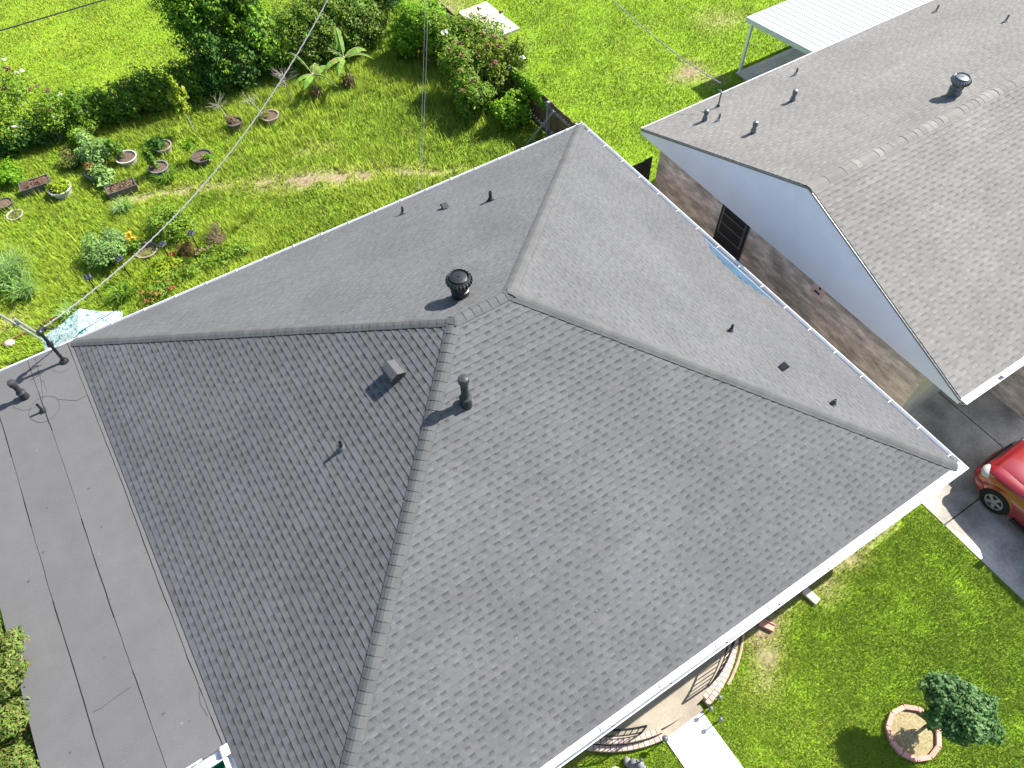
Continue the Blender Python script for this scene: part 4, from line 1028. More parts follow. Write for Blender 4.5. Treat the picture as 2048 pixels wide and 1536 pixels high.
shrub('twiggy_bush', 'dry tan bush at the right end of the flower bed', (-2.95, 10.6, G), rb(30, 6, .40, .5), 1700, .06, [(.28, .2, .12), (.2, .18, .08), (.24, .15, .1)], 91, .2, aspect=.25)
t = thing('flower_clump', 'clump of small red flowers close under the roof edge', 'flowers', (-5.05, 9.45, G))
crown('foliage', t, [(0, 0, .2, .5, .35, .22)], 1500, .07, 'mix', 92, .2, zmin=0)
flowers(t, [(rnd.uniform(-.45, .5), rnd.uniform(-.4, .3), rnd.uniform(.3, .46)) for _ in range(14)], .045, (.50, .12, .08), 93)
t = thing('flower_clump', 'deep red flowers at the foot of a solar light pole', 'flowers', (-4.2, 10.5, G))
crown('foliage', t, [(0, 0, .14, .25, .2, .15)], 420, .06, 'vine', 94, .2, zmin=0)
flowers(t, [(rnd.uniform(-.12, .12), rnd.uniform(-.06, .06), rnd.uniform(.22, .28)) for _ in range(7)] , .06, (.42, .04, .05), 95)
t = thing('flower_clump', 'dusty pink flowers right of the reddish twiggy bush', 'flowers', (-3.45, 10.3, G))
crown('foliage', t, [(0, 0, .14, .25, .2, .15)], 420, .06, 'vine', 96, .2, zmin=0)
flowers(t, [(rnd.uniform(-.18, .18), rnd.uniform(-.06, .06), rnd.uniform(.2, .26)) for _ in range(7)], .06, (.48, .26, .22), 97)
t = thing('flower_clump', 'yellow green leafy clump in the middle of the flower bed', 'flowers', (-4.75, 10.15, G))
crown('foliage', t, [(0, 0, .18, .5, .4, .2), (.4, .1, .2, .35, .3, .2), (-.5, -.3, .15, .4, .3, .18)], 2600, .075, 'yellow', 98, .2, zmin=0)
shrub('garden_plants', 'mixed low green plants filling the flower bed along the roof edge', (-4.0, 9.75, G), [(-.9 + .3 * k, .15 * math.sin(k * 2), .18, .32, .32, .2) for k in range(9)] + [(.3 * k - .6, .6, .15, .3, .3, .16) for k in range(6)], 5600, .085, 'mix', 99, .2, aspect=.35)

def grass_clump(label, loc, R_, H, n_, pal, seed, wid=.022):
    t = thing('tall_grass', label, 'tall grass', loc); g = np.random.default_rng(seed); Vs = []; Cs = []; pal = np.array(pal); Fs = []; o = 0
    for i in range(n_):
        a = g.uniform(0, 2 * np.pi); b = g.uniform(0, 2 * np.pi); r0 = R_ * .45 * g.random(); x, y = r0 * np.cos(a), r0 * np.sin(a); L = H * g.uniform(.6, 1.15); reach = R_ * g.uniform(.4, 1.0); pts = []
        for k in range(5):
            f = k / 4; w = wid * (1 - f * .9); px = x + np.cos(b) * reach * f ** 1.4; py = y + np.sin(b) * reach * f ** 1.4; pz_ = L * (1.45 * f - .75 * f * f)
            pts += [(px - np.sin(b) * w, py + np.cos(b) * w, pz_), (px + np.sin(b) * w, py - np.cos(b) * w, pz_)]
        Vs += pts; c = pal[g.integers(len(pal))] * g.uniform(.7, 1.3)
        for k in range(4): Fs.append([o + 2 * k, o + 2 * k + 1, o + 2 * k + 3, o + 2 * k + 2]); Cs.append(c)
        o += 10
    mesh_np('blades', np.array(Vs), np.array(Fs), MAT['leaf'], t, C=np.array(Cs)); return t
grass_clump('big arching clump of tall pale grass at the left picture edge', (-8.35, 12.3, G), .95, 1.0, 260, GREENS['pale'], 101)
grass_clump('smaller clump of tall grass below the big arching one at the left', (-8.15, 11.5, G), .6, .7, 130, GREENS['pale'], 102)
grass_clump('thin tuft of tall grass by the umbrella', (-7.3, 10.0, G), .45, .5, 50, GREENS['pale'], 103)
grass_clump('dark tall grass tuft round the foot of the solar light nearest the umbrella', (-5.9, 9.9, G), .5, .5, 120, GREENS['vine'], 104)
grass_clump('seeding grass tuft in the lawn below the long brown planter', (-4.85, 13.45, G), .45, .45, 90, GREENS['pale'], 105)
grass_clump('clump of long grass under the grey pot', (-3.3, 14.05, G), .5, .4, 110, GREENS['vine'], 106)

# saplings
t = thing('sapling', 'slim yellow leaved sapling with a white stake behind the pots', 'young tree', (-1.84, 16.0, G))
crown('crown', t, [(0, 0, 1.25, .22, .22, .25), (.02, 0, 1.7, .12, .12, .35), (-.2, 0, 1.35, .1, .1, .25), (.22, .05, 1.3, .1, .1, .25), (0, -.1, .95, .25, .2, .2)], 1500, .085, 'yellow', 111, .2)
stems('trunk', t, [([(0, 0, 0), (.01, 0, .8), (0, 0, 1.9)], [.016, .012, .005]), ([(0, 0, .7), (.18, .03, 1.2)], [.008, .004]), ([(0, 0, .8), (-.18, 0, 1.25)], [.008, .004])], MAT['palebark'])
stems('stake', t, [([(.07, -.02, 0), (.0, 0, .75)], [.014, .014])], MAT['potwhite'])
def dry_tree(label, loc, H, seed, nb=14, name='dry_sapling', cat='young tree', lean=(0, 0)):
    t = thing(name, label, cat, loc); r = random.Random(seed); ln = [([(0, 0, 0), (lean[0] * .5, lean[1] * .5, H * .5), (lean[0], lean[1], H * .8)], [.022, .016, .008])]
    for k in range(nb):
        a = r.uniform(0, 6.28); z0 = H * r.uniform(.45, .8); f = z0 / (H * .8); d = H * r.uniform(.15, .4); b0 = Vector((lean[0] * f, lean[1] * f, z0)); b1 = b0 + Vector((d * math.cos(a), d * math.sin(a), H * r.uniform(.05, .25)))
        ln.append(([b0, (b0 + b1) / 2 + Vector((0, 0, .03)), b1], [.007, .005, .002]))
        for q_ in range(2):
            a2 = a + r.uniform(-.9, .9); b2 = b1 + Vector((.12 * math.cos(a2), .12 * math.sin(a2), r.uniform(-.02, .1))); ln.append(([(b0 + b1) / 2, b2], [.004, .0015]))
    stems('branches', t, ln, MAT['palebark'], 5); return t
dry_tree('bare grey sapling left of the banana plants', (1.56, 15.65, G), 1.35, 3, 20)
# banana plants
def banana(label, loc, H, seed, angs):
    t = thing('banana_plant', label, 'banana plant', loc, 0, 'banana plants by the vine mound'); r = random.Random(seed)
    stems('stem', t, [([(0, 0, 0), (.02, .01, H * .5), (.02, 0, H)], [.07, .05, .03]), ([(.18, -.1, 0), (.16, -.1, H * .4)], [.045, .03])], MAT['bananastem'], 10)
    for (a, L, lift, w) in angs:
        V_, F_, C_ = [], [], []; o = Vector((.02, 0, H * .95)); n_ = 16; dn = Vector((math.cos(R(a)), math.sin(R(a)), 0)); sd = Vector((-dn.y, dn.x, 0))
        for k in range(n_ + 1):
            f = k / n_; p = o + dn * (L * f * (1 - .12 * f)) + Vector((0, 0, L * (lift * f - (lift * .55 + .45) * f * f)))
            ww = w * math.sin(math.pi * min(1, .12 + f * .9)) ** .6 if f > .12 else .012
            tear = r.uniform(.55, 1.0) if k % 2 else 1.0
            V_ += [tuple(p - sd * ww * tear - Vector((0, 0, ww * .55))), tuple(p), tuple(p + sd * ww * tear - Vector((0, 0, ww * .55)))]
            if k < n_:
                b_ = 3 * k; c = np.array((.19, .36, .05)) * r.uniform(.7, 1.25) if r.random() > .12 else np.array((.30, .27, .07))
                F_ += [[b_, b_ + 1, b_ + 4, b_ + 3], [b_ + 1, b_ + 2, b_ + 5, b_ + 4]]; C_ += [c, c * 1.1]
        mesh_np('leaf', np.array(V_), np.array(F_), MAT['leaf'], t, C=np.array(C_))
        mb = MB(); mb.tube([Vector(V_[3 * k + 1]) + Vector((0, 0, .006)) for k in range(0, n_ + 1, 2)], [.016 - .0015 * k for k in range(0, n_ // 2 + 1)], 6); mb.build('midrib', MAT['bananastem'], t)
    crown('dead_leaves', t, [(0, 0, .25, .25, .25, .25)], 260, .12, [(.30, .20, .10), (.24, .15, .07), (.36, .26, .14)], seed + 5, .3, aspect=.3, holes=0)
    return t
banana('banana plant with one long upright leaf, left of the pair', (2.42, 15.35, G), .95, 5, ((118, 1.3, 1.5, .05), (55, .8, .8, .16), (20, .9, .6, .17), (185, .95, .55, .09), (215, .75, .5, .15), (310, 1.0, .3, .06)))
banana('banana plant with broad split leaves, right of the pair', (3.62, 15.35, G), 1.15, 6, ((75, 1.3, 1.6, .13), (10, 1.05, .75, .18), (345, 1.15, .5, .07), (190, 1.0, .65, .14), (225, .9, .35, .12), (130, .9, 1.0, .06)))

# pots --------------------------------------------------------------------
def pot(label, x, y, r, h, mt, plant=None, seed=0, name='potted_plant', cat='potted plant', soil=True, elong=1.0):
    r *= .88; t = thing(name, label, cat, (x, y, G - .05))
    mb = MB(); mb.lathe([(r * .72, 0), (r * .95, h * .92), (r * 1.06, h * .93), (r * 1.06, h), (r * .93, h), (r * .88, h * .8), (0, h * .8)], (0, 0, 0), 22); mb.build('pot', mt, t, smooth=True)
    mb = MB(); mb.lathe([(r * .90, h * .84), (r * .5, h * .88), (0, h * .87)], (0, 0, 0), 16); mb.build('soil', MAT['terracotta'], t)
    if plant:
        bl, n_, sz, pal, kw = plant; bl = [(b[0], b[1], b[2] + h, *b[3:]) for b in bl]
        crown('foliage', t, bl, n_, sz, pal, seed, .3, zmin=h * .6, **kw)
        stems('stem', t, [([(0, 0, h * .8), (b[0], b[1], b[2])], [.012, .005]) for b in bl], MAT['bark'], 5)
    return t
pot('white pot holding a dense small shrub and brown soil', -4.10, 15.5, .36, .36, MAT['potwhite'], ([(-.18, .1, .25, .2, .2, .28), (-.24, .1, .5, .14, .14, .2)], 1000, .075, 'vine', {}), 121)
pot('grey pot with a small leafy shrub in front of the white pot', -3.38, 14.45, .33, .36, MAT['potgrey'], ([(-.08, .05, .25, .16, .14, .25), (-.12, .05, .55, .12, .12, .2)], 900, .075, 'vine', {}), 122)
pot('tilted pinkish rimmed pot overgrown with dark weeds', -2.95, 15.5, .33, .30, MAT['potmauve'], ([(-.1, 0, .15, .3, .3, .2), (-.3, .05, .05, .22, .2, .2)], 1100, .075, 'dark', {}), 123)
pot('dark pot with dry brown twigs nearest the dark hedge', -.55, 15.3, .28, .36, MAT['potdark'], ([(-.1, .1, .1, .22, .22, .12)], 300, .07, 'brown', dict(aspect=.3)), 124)
pot('wide mauve pot with thin dry stems right of the dark twig pot', .58, 15.05, .33, .30, MAT['potmauve'], ([(-.15, .05, .05, .2, .2, .08)], 220, .07, 'olive', dict(aspect=.3)), 125)
dry_tree('bare twigs standing in the dark pot nearest the hedge', (-.7, 15.4, G + .3), .9, 8, 12, 'bare_twigs', 'twigs', (-.15, .1))
dry_tree('bare twigs standing in the wide mauve pot', (.40, 15.1, G + .25), .9, 9, 9, 'bare_twigs', 'twigs', (-.35, .15))
pot('brown earth filled tub with a spindly seedling, right of the grey pot', -2.05, 14.3, .36, .30, MAT['potdark'], ([(-.12, .1, .45, .28, .2, .2), (.2, -.2, .05, .2, .12, .1)], 420, .10, 'lime', dict(aspect=.5)), 126)
pot('white rimmed pot full of yellow green leaves beside the rectangular trough', -6.25, 15.2, .38, .34, MAT['potwhite'], ([(0, 0, .05, .34, .34, .18)], 1000, .075, 'yellow', {}), 127)
pot('grey pot with an orange flowering plant under the silvery shrub', -5.2, 15.35, .26, .34, MAT['potgrey'], ([(0, 0, .15, .2, .2, .2)], 320, .07, [(.25, .22, .06), (.3, .17, .05)], {}), 128)
pot('shallow white dish of dry earth at the left picture edge', -7.72, 15.0, .26, .14, MAT['potwhite'], ([(0, 0, .02, .2, .2, .04)], 120, .06, 'olive', {}), 129)
pot('mauve basin planter with yellow flowers under the overhead cable', -4.82, 11.2, .36, .26, MAT['potmauve'], ([(-.25, .15, .2, .2, .18, .2)], 500, .06, 'vine', {}), 130)
t = thing('flower_clump', 'bright yellow flowers at the mauve basin planter', 'flowers', (-5.1, 11.5, G))
crown('foliage', t, [(0, 0, .3, .18, .18, .25)], 300, .06, 'lime', 131, .2, zmin=0)
flowers(t, [(rnd.uniform(-.16, .16), rnd.uniform(-.12, .14), rnd.uniform(.45, .75)) for _ in range(16)], .055, (.75, .42, .02), 132)
def trough(label, x, y, L, Wd, h, rz, seed, pal, name='planter_trough'):
    t = thing(name, label, 'planter', (x, y, G), rz)
    mb = MB(); mb.box((0, Wd / 2, h / 2), (L, .03, h)); mb.box((0, -Wd / 2, h / 2), (L, .03, h)); mb.box((L / 2, 0, h / 2), (.03, Wd + .026, h + .004)); mb.box((-L / 2, 0, h / 2), (.03, Wd + .026, h + .004)); mb.build('box', MAT['potdark'], t)
    mb = MB(); nx = 9
    r = random.Random(seed); Z = [[h * .82 + r.uniform(-.03, .06) for j in range(5)] for i in range(nx + 1)]
    for i in range(nx):
        for j in range(4):
            q_ = lambda a, b: (-L / 2 + L * a / nx, -Wd / 2 + Wd * b / 4, Z[a][b]); mb.face([q_(i, j), q_(i + 1, j), q_(i + 1, j + 1), q_(i, j + 1)])
    mb.build('soil', MAT['terracotta'], t)
    crown('dead_foliage', t, [(L * .2, 0, h, L * .28, Wd * .45, .10), (-L * .25, 0, h * .9, L * .2, Wd * .4, .06)], 700, .06, pal, seed, .1, aspect=.35, holes=.1)
trough('rectangular dark trough of dry earth with pinkish dead plants at the far left', -6.85, 15.85, .85, .42, .30, R(-3), 141, [(.30, .19, .13), (.25, .17, .12), (.34, .16, .13)])
trough('long brown planter heaped with dead foliage below the white pot', -4.65, 14.25, .85, .40, .28, R(-2), 142, [(.32, .22, .13), (.27, .18, .10), (.36, .27, .17)])
# dark dish behind the white dish
pot('dark empty tub behind the white dish at the left edge', -7.85, 15.55, .26, .26, MAT['potdark'], None, 0, 'empty_tub', 'tub')
t = thing('field_stone', 'pale round stone lying in the grass by the flat roof corner', 'stone', (-8.93, 9.95, G))
mb = MB(); mb.sphere((0, 0, .06), (.14, .11, .09)); mb.build('stone', MAT['palestone'], t, smooth=True)
t = thing('field_stone', 'small tan lump at the grassy tuft below the long planter', 'stone', (-5.05, 13.55, G))
mb = MB(); mb.sphere((0, 0, .06), (.13, .10, .10)); mb.build('stone', MAT['palestone'], t, smooth=True)

# solar lights
LAB = ['black solar light on a tall stake, closest to the umbrella', 'black solar light half hidden by the round pale bush', 'black solar light above the deep red flowers', 'black solar light above the dusty pink flowers']
for k, (x, y, hh) in enumerate(((-6.43, 10.22, .86), (-5.52, 10.50, .80), (-4.35, 10.40, .80), (-3.53, 10.39, .80))):
    t = thing('solar_light', LAB[k], 'garden light', (x, y, G), .3 * k, 'solar lights in the flower bed')
    mb = MB(); mb.tube([(0, 0, -.05), (0, 0, hh)], .016, 8); mb.build('stake', MAT['iron'], t)
    mb = MB(); mb.box((0, 0, hh + .03), (.17, .15, .05)); mb.box((.08, 0, hh + .0), (.04, .12, .10)); mb.lathe([(.03, hh - .05), (.045, hh)], (0, 0, 0), 10); mb.build('lamp_head', MAT['solar'], t, bevel=.01)
    mb = MB()
    for a in (-.042, .042):
        for b in (-.036, .036): mb.box((a, b, hh + .057), (.07, .06, .006))
    mb.build('solar_panel', MAT['dark'], t)

# umbrella by the back eave
t = thing('patio_umbrella', 'white patio umbrella printed with teal leaves half hidden by the back eave', 'umbrella', (-6.8, 6.78, G))
mb = MB(); H_, ap, rr = 2.12, 2.44, 1.06
ring = [(rr * math.cos(R(23 + 58 * k)) if k < 6 else 0, rr * math.sin(R(23 + 58 * k))) for k in range(6)]
ring = [(rr * math.cos(R(23 + 60 * k)), rr * math.sin(R(23 + 60 * k))) for k in range(6)]
nr = 6
for k in range(6):
    a, b = ring[k], ring[(k + 1) % 6]
    for i in range(nr):
        f0, f1 = i / nr, (i + 1) / nr; z = lambda f: ap - (ap - H_) * f ** 1.15
        sg = lambda f: -.03 * math.sin(math.pi * f)
        for h0, h1 in ((0, .5), (.5, 1)):
            pt = lambda f, h: (f * (a[0] + (b[0] - a[0]) * h) * (1 - .06 * f * (1 - abs(2 * h - 1))), f * (a[1] + (b[1] - a[1]) * h) * (1 - .06 * f * (1 - abs(2 * h - 1))), z(f) + sg(f) * (1 - abs(2 * h - 1)))
            mb.face([pt(f0, h0), pt(f1, h0), pt(f1, h1), pt(f0, h1)])
mb.build('canopy', MAT['umbrella'], t)
mb = MB(); mb.tube([(0, 0, 0), (0, 0, ap - .02)], .02, 10); mb.lathe([(.24, 0), (.24, .05), (.06, .09)], (0, 0, 0), 18); mb.build('pole', MAT['white'], t)
for k in range(6):
    mb = MB(); mb.tube([(0, 0, ap - .03), (ring[k][0] * .5, ring[k][1] * .5, ap - .03 - (ap - H_) * .45), (ring[k][0] * .98, ring[k][1] * .98, H_ - .02)], .009, 6); mb.build('rib', MAT['galv'], t)

# leaning pole and rusty pipe
t = thing('clothesline_pole', 'pair of grey metal clothesline poles leaning up past the left picture edge', 'pole', (-7.95, 9.15, G))
mb = MB(); mb.tube([(0, 0, 0), (-.95, .12, 3.2)], .028, 10); mb.build('pole', MAT['galv'], t)
mb = MB(); mb.tube([(.09, .03, 0), (-.32, .1, 1.35)], .032, 10); mb.build('pole', MAT['galv'], t); mb = MB(); mb.box((-.36, .07, 1.22), (.12, .09, .08)); mb.build('clamp', MAT['greymetal'], t)
t = thing('rusty_pipe', 'thin rusty pipe lying across the grass behind the grey poles', 'pipe', (-8.3, 10.12, G + .06))
mb = MB(); mb.tube([(-1.3, -.13, 0), (.72, .07, .04)], .022, 8); mb.build('pipe', MAT['rust'], t)

# ring bed with small tree on the front lawn
t = thing('tree_ring', 'ring of pink edging blocks round a bare earth bed on the front lawn', 'flower bed', (3.62, -9.45, G))
mb = MB(); nb = 11
for k in range(nb):
    a = 2 * math.pi * (k + .5) / nb; tt = rnd.uniform(.9, 1.15); x, y = .46 * math.cos(a) * 1.02, .44 * math.sin(a); mb.box((x, y, .05), (.085, .262, .12), rz=a, col=(tt, tt, tt))
mb.build('edging_block', MAT['pinkedge'], t, bevel=.012)
mb = MB(); mb.lathe([(.45, .03), (.3, .05), (.1, .07), (0, .07)], (0, 0, 0), 24); mb.build('mulch', MAT['mulch'], t)
t = thing('small_tree', 'small dark glossy tree growing from the pink ringed bed', 'tree', (3.90, -9.50, G))
r = random.Random(9); bl = [(.05, 0, 1.45, .36, .36, .36)]
for k in range(11):
    a = 6.28 * k / 11 + r.uniform(-.3, .3); d = r.uniform(.28, .52); bl.append((d * math.cos(a) + .05, d * math.sin(a), r.uniform(1.1, 1.75), r.uniform(.2, .32), r.uniform(.2, .32), r.uniform(.16, .28)))
crown('crown', t, bl, 15000, .07, 'glossy', 151, .35, aspect=.6, holes=.1)
stems('trunk', t, [([(0, 0, 0), (.02, 0, .6), (.03, .01, 1.2), (.05, 0, 1.6)], [.032, .026, .02, .01])] + [([(.03, 0, .8), (b[0] * .6, b[1] * .6, b[2] * .85), (b[0], b[1], b[2])], [.014, .009, .004]) for b in bl[1:]], MAT['bark'])

# shrub at the left edge of the flat roof
t = thing('tall_shrub', 'tall bright shrub whose tips reach over the left edge of the flat roof', 'shrub', (-10.22, -.5, G))
r = random.Random(19); bl = []
for k in range(40):
    bl.append((r.uniform(-.9, .42), r.uniform(-2.6, 1.9), r.uniform(.7, 2.45), r.uniform(.22, .42), r.uniform(.22, .42), r.uniform(.18, .36)))
for k in range(16): bl.append((r.uniform(.1, .62), r.uniform(-2.4, 1.3), r.uniform(2.1, 2.62), r.uniform(.18, .3), r.uniform(.2, .34), r.uniform(.14, .24)))
bl += [(.80, .62, 2.85, .20, .22, .12), (.62, .50, 2.75, .24, .24, .14), (.78, .10, 2.82, .17, .10, .07), (.42, 1.25, 2.72, .2, .3, .14), (.5, .1, 2.7, .28, .26, .16), (.35, -.5, 2.5, .3, .3, .2), (.2, -1.2, 2.4, .3, .3, .22)]
crown('foliage', t, bl, 30000, .085, [(.13, .20, .025), (.18, .24, .04), (.09, .15, .02), (.22, .17, .05)], 161, .3, aspect=.42)
crown('foliage', t, bl[40:], 22000, .075, [(.20, .31, .05), (.25, .34, .07), (.14, .23, .035), (.26, .24, .07)], 162, .25, aspect=.4, holes=.1)
stems('stem', t, [([(b[0] * .2, b[1] * .5, 0), (b[0] * .6, b[1] * .8, b[2] * .55), (b[0], b[1], b[2])], [.03, .018, .006]) for b in bl], MAT['palebark'])

# things under the notch in the flat roof
t = thing('outdoor_rug', 'green outdoor carpet on the ground below the roof notch', 'rug', (-7.85, -3.6, G + .012))
mb = MB(); mb.box((0, 0, 0), (2.2, 3.0, .012)); mb.build('carpet', MAT['rug'], t)
for k, (x, y, rz, lab) in enumerate(((-7.85, -2.72, .1, 'grey plank on the green carpet, nearest the roof corner'), (-7.55, -3.05, .1, 'grey plank on the green carpet, second from the roof corner'))):
    t = thing('grey_plank', lab, 'plank', (x - .1, y + .02, G + .24), rz); mb = MB(); mb.box((0, 0, 0), (.75, .22, .04)); mb.box((-.3, 0, -.12), (.05, .2, .2)); mb.box((.3, 0, -.12), (.05, .2, .2)); mb.build('board', MAT['siding'], t)

# ------------------------------------------------------------------ overhead wires
def cable(name, label, A, B, sag, r, mt, t1=1.0, n=40, twist=False, cat='cable'):
    A, B = Vector(A), Vector(B); mb = MB(); pts = []
    for k in range(n + 1):
        t = t1 * k / n; p = A + (B - A) * t; p.z -= sag * 4 * t * (1 - t); pts.append(p)
    mb.tube(pts, r, 7)
    if twist:
        h = []
        for k in range(n * 12 + 1):
            t = t1 * k / (n * 12); p = A + (B - A) * t; p.z -= sag * 4 * t * (1 - t); h.append(p + Vector((math.cos(k * .9), math.sin(k * .9), math.sin(k * .9 + .8))) * r * 1.1)
        mb.tube(h, r * .5, 5)
    return tag(mb.build(name, mt), label, cat)
cable('service_cable', 'thick grey twisted cable running up from the roof mast across the back yard', (-7.17, 6.06, .98), (1.767, 10.129, 3.4), .8, .013, MAT['wire'], 1.5, twist=True)
cable('thin_wire', 'thin pale wire dropping to the back gutter, right one of the close pair', (1.95, 6.5, .02), (4.15, 9.45, 3.0), .12, .0035, MAT['wire'], 1.5)
cable('thin_wire', 'thin pale wire dropping to the back gutter, left one of the close pair', (1.87, 6.5, .02), (4.08, 9.48, 3.0), .17, .0025, MAT['wire'], 1.5)
cable('utility_wire', 'black wire crossing the top left corner above the far lawn', (-9.5, 16.5, 1.85), (2.5, 16.5, 1.85), .0, .018, MAT['blackwire'], 1.0)
cable('neighbour_drop_wire', 'grey twisted wire from the pale roof mast out over the mown lawn', (10.66, 5.02, .70), (9.85, 9.1, 1.5), .15, .012, MAT['wire'], 2.6, twist=True)

# ------------------------------------------------------------------ red car
car = thing('parked_car', 'red compact SUV parked nose-in on the concrete driveway', 'car', (9.6, -8.42, G + .06), 0)
# body rings: distance from nose (towards -y), half width, bonnet/roof profile
CAR_N = 2.05                 # nose y in car space
rings = [  # d, hw, zsill, zmid, zshoulder, ztop, hwtop
    (0.10, .66, .30, .48, .60, .66, .52), (.14, .75, .26, .50, .70, .77, .60), (.24, .82, .24, .54, .81, .88, .66), (.42, .87, .24, .58, .88, .95, .68),
    (.85, .89, .24, .60, .93, 1.01, .70), (1.20, .89, .24, .60, .96, 1.05, .72), (1.40, .89, .24, .60, .98, 1.20, .66), (1.85, .89, .24, .60, 1.0, 1.60, .58),
    (2.20, .89, .24, .60, 1.0, 1.68, .58), (3.3, .89, .24, .60, 1.0, 1.69, .57), (3.95, .87, .26, .60, 1.0, 1.60, .56), (4.25, .83, .30, .60, .98, 1.15, .60), (4.32, .70, .34, .58, .85, .95, .5)]
mb = MB(); prof = []
for (d, hw, zs, zm, zh, zt, ht) in rings:
    half = [(hw * .96, zs), (hw, (zs + zm) / 2), (hw * 1.0, zm), (hw * .985, (zm + zh) / 2), (hw * .95, zh), (ht + (hw - ht) * .35, zh + (zt - zh) * .45), (ht, zt - (zt - zh) * .12), (ht * .5, zt), (0, zt + .005)]
    full = half + [(-x, z) for x, z in half[-2::-1]]
    prof.append([(x, CAR_N - d, z) for x, z in full])
i0 = 0
for p in prof: mb.v += p
n_ = len(prof[0])
for i in range(len(prof) - 1):
    for k in range(n_ - 1):
        mb.f.append([i * n_ + k, (i + 1) * n_ + k, (i + 1) * n_ + k + 1, i * n_ + k + 1]); mb.c.append([(1, 1, 1)] * 4)
mb.f.append(list(range(n_))); mb.c.append([(1, 1, 1)] * n_); mb.f.append([(len(prof) - 1) * n_ + k for k in range(n_)][::-1]); mb.c.append([(1, 1, 1)] * n_)
body = mb.build('body', MAT['redpaint'], car, sub=2); body.data.polygons.foreach_set('use_smooth', [True] * len(body.data.polygons))
# bonnet panel, slightly proud with its own edge
mb = MB(); 
def hc(u, v):
    d = .26 + .94 * v; w = .60 + .08 * v; return (u * w, CAR_N - d, .905 + .19 * v - .055 * v * v + .022 - .045 * u * u - .03 * u ** 6 - .03 * (1 - v) ** 6)
for i in range(12):
    for k in range(12):
        mb.face([hc(-1 + k / 6, i / 12), hc(-1 + (k + 1) / 6, i / 12), hc(-1 + (k + 1) / 6, (i + 1) / 12), hc(-1 + k / 6, (i + 1) / 12)])
hood = mb.build('bonnet', MAT['redpaint'], car)
wd_ = hood.modifiers.new('w', 'WELD'); wd_.merge_threshold = .0005
hood.data.polygons.foreach_set('use_smooth', [True] * len(hood.data.polygons)); sd_ = hood.modifiers.new('s', 'SOLIDIFY'); sd_.thickness = .03
for sx in (-1, 1):
    mb = MB(); mb.sphere((sx * .67, CAR_N - .28, .73), (.20, .17, .11), 16, 8); mb.build('headlight', MAT['lamp'], car, smooth=True)
    mb = MB(); mb.sphere((sx * .80, CAR_N - .34, .60), (.06, .10, .055), 12, 6); mb.build('turn_signal', MAT['amber'], car, smooth=True)
    mb = MB(); mb.box((sx * 1.02, CAR_N - 1.62, 1.06), (.22, .13, .15)); mb.build('wing_mirror', MAT['redpaint'], car, bevel=.03)
    mb = MB()
    mb.face([(sx * .845, CAR_N - 1.62, 1.03), (sx * .845, CAR_N - 3.85, 1.03), (sx * .66, CAR_N - 3.65, 1.52), (sx * .655, CAR_N - 2.02, 1.55)]); mb.build('side_window', MAT['dark'], car)
    for dd in (1.45, 2.45, 3.35):
        mb = MB(); mb.box((sx * .892, CAR_N - dd, .66), (.01, .012, .62)); mb.build('door_seam', MAT['blackplastic'], car)
    mb = MB(); mb.box((sx * .90, CAR_N - 2.25, .88), (.035, .17, .03)); mb.build('door_handle', MAT['redpaint'], car, bevel=.008)
    mb = MB(); mb.box((sx * .90, CAR_N - 2.1, .30), (.05, 1.7, .09)); mb.build('sill_trim', MAT['blackplastic'], car, bevel=.01)
mb = MB(); mb.face([(-.64, CAR_N - 1.36, 1.155), (.64, CAR_N - 1.36, 1.155), (.57, CAR_N - 1.86, 1.615), (-.57, CAR_N - 1.86, 1.615)]); mb.build('windscreen', MAT['dark'], car)
mb = MB(); mb.box((0, CAR_N - .10, .58), (.84, .06, .12)); mb.build('grille', MAT['blackplastic'], car, bevel=.02)
mb = MB()
pts = [(-.80, CAR_N - .46, .42), (-.79, CAR_N - .32, .42), (-.66, CAR_N - .17, .42), (0, CAR_N - .11, .42), (.66, CAR_N - .17, .42), (.79, CAR_N - .32, .42), (.80, CAR_N - .46, .42)]
mb.tube(pts, .12, 10); mb.build('bumper', MAT['redpaint'], car, smooth=True)
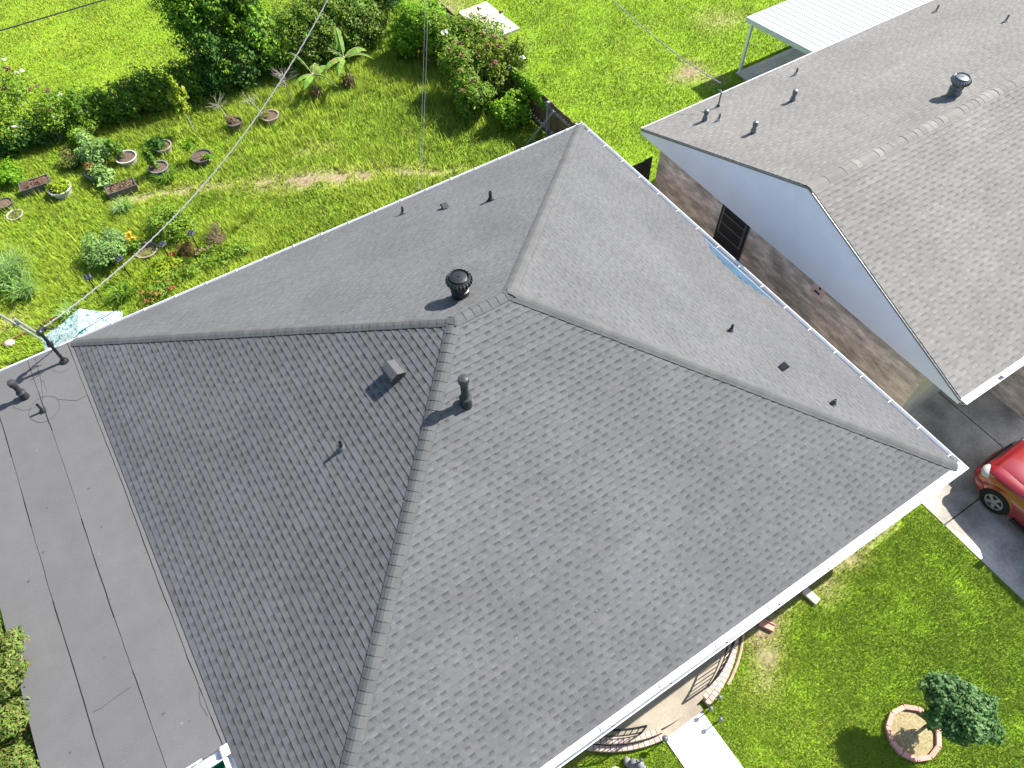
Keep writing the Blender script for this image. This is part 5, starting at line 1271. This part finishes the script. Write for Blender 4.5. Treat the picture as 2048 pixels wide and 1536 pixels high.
def wheel(x, y, sx):
    w = MB(); R0, Wd = .335, .21
    w.lathe([(R0 * .64, -Wd / 2), (R0 * .9, -Wd / 2), (R0, -Wd / 2 + .03), (R0, Wd / 2 - .03), (R0 * .9, Wd / 2), (R0 * .64, Wd / 2), (R0 * .60, Wd / 2 - .03)], (0, 0, 0), 32, axis='X')
    o = w.build('wheel', MAT['tyre'], car, smooth=True, loc=(x, y, R0))
    rm = MB(); e = sx * (Wd / 2 - .02)
    rm.lathe([(R0 * .62, e), (R0 * .62, e + sx * .012), (R0 * .54, e + sx * .012), (R0 * .53, e - sx * .05)], (0, 0, 0), 32, axis='X')
    rm.lathe([(.0, e + sx * .02), (.05, e + sx * .018), (.06, e - sx * .02)], (0, 0, 0), 16, axis='X')
    for k in range(5):
        a = 2 * math.pi * k / 5 + .3; rot = Matrix.Rotation(a, 3, 'X'); rm.box(rot @ Vector((e, 0, R0 * .32)), (.03, .075, R0 * .48), rot=rot)
    r_ = rm.build('rim', MAT['rim'], o); 
    dk = MB(); dk.lathe([(R0 * .6, e - sx * .06), (0, e - sx * .06)], (0, 0, 0), 24, axis='X'); d_ = dk.build('brake_disc', MAT['blackplastic'], o)
    ar = MB(); n = 18
    for k in range(n):
        a0, a1 = math.pi * (-.06 + 1.12 * k / n), math.pi * (-.06 + 1.12 * (k + 1) / n)
        for (ri, ro, xx) in ((.36, .43, .905),):
            f = lambda rr, a, xo: (sx * xo, y + rr * math.cos(a), R0 + rr * math.sin(a) * 1.02)
            ar.face([f(ri, a0, xx), f(ro, a0, xx - .03), f(ro, a1, xx - .03), f(ri, a1, xx)])
            ar.face([f(ri, a0, xx), f(ri, a1, xx), f(ri, a1, .62), f(ri, a0, .62)], (.1,) * 3)
    ar.build('fender_flare', MAT['redpaint'], car)
    wl = MB()
    q = [(sx * .897, y + .36 * math.cos(math.pi * (-.06 + 1.12 * k / n)), R0 + .36 * math.sin(math.pi * (-.06 + 1.12 * k / n))) for k in range(n + 1)]
    wl.face(q); wl.build('wheel_well', MAT['tyre'], car)
for sx in (-1, 1):
    for yy in (CAR_N - .80, CAR_N - 3.42): wheel(sx * .81, yy, sx)
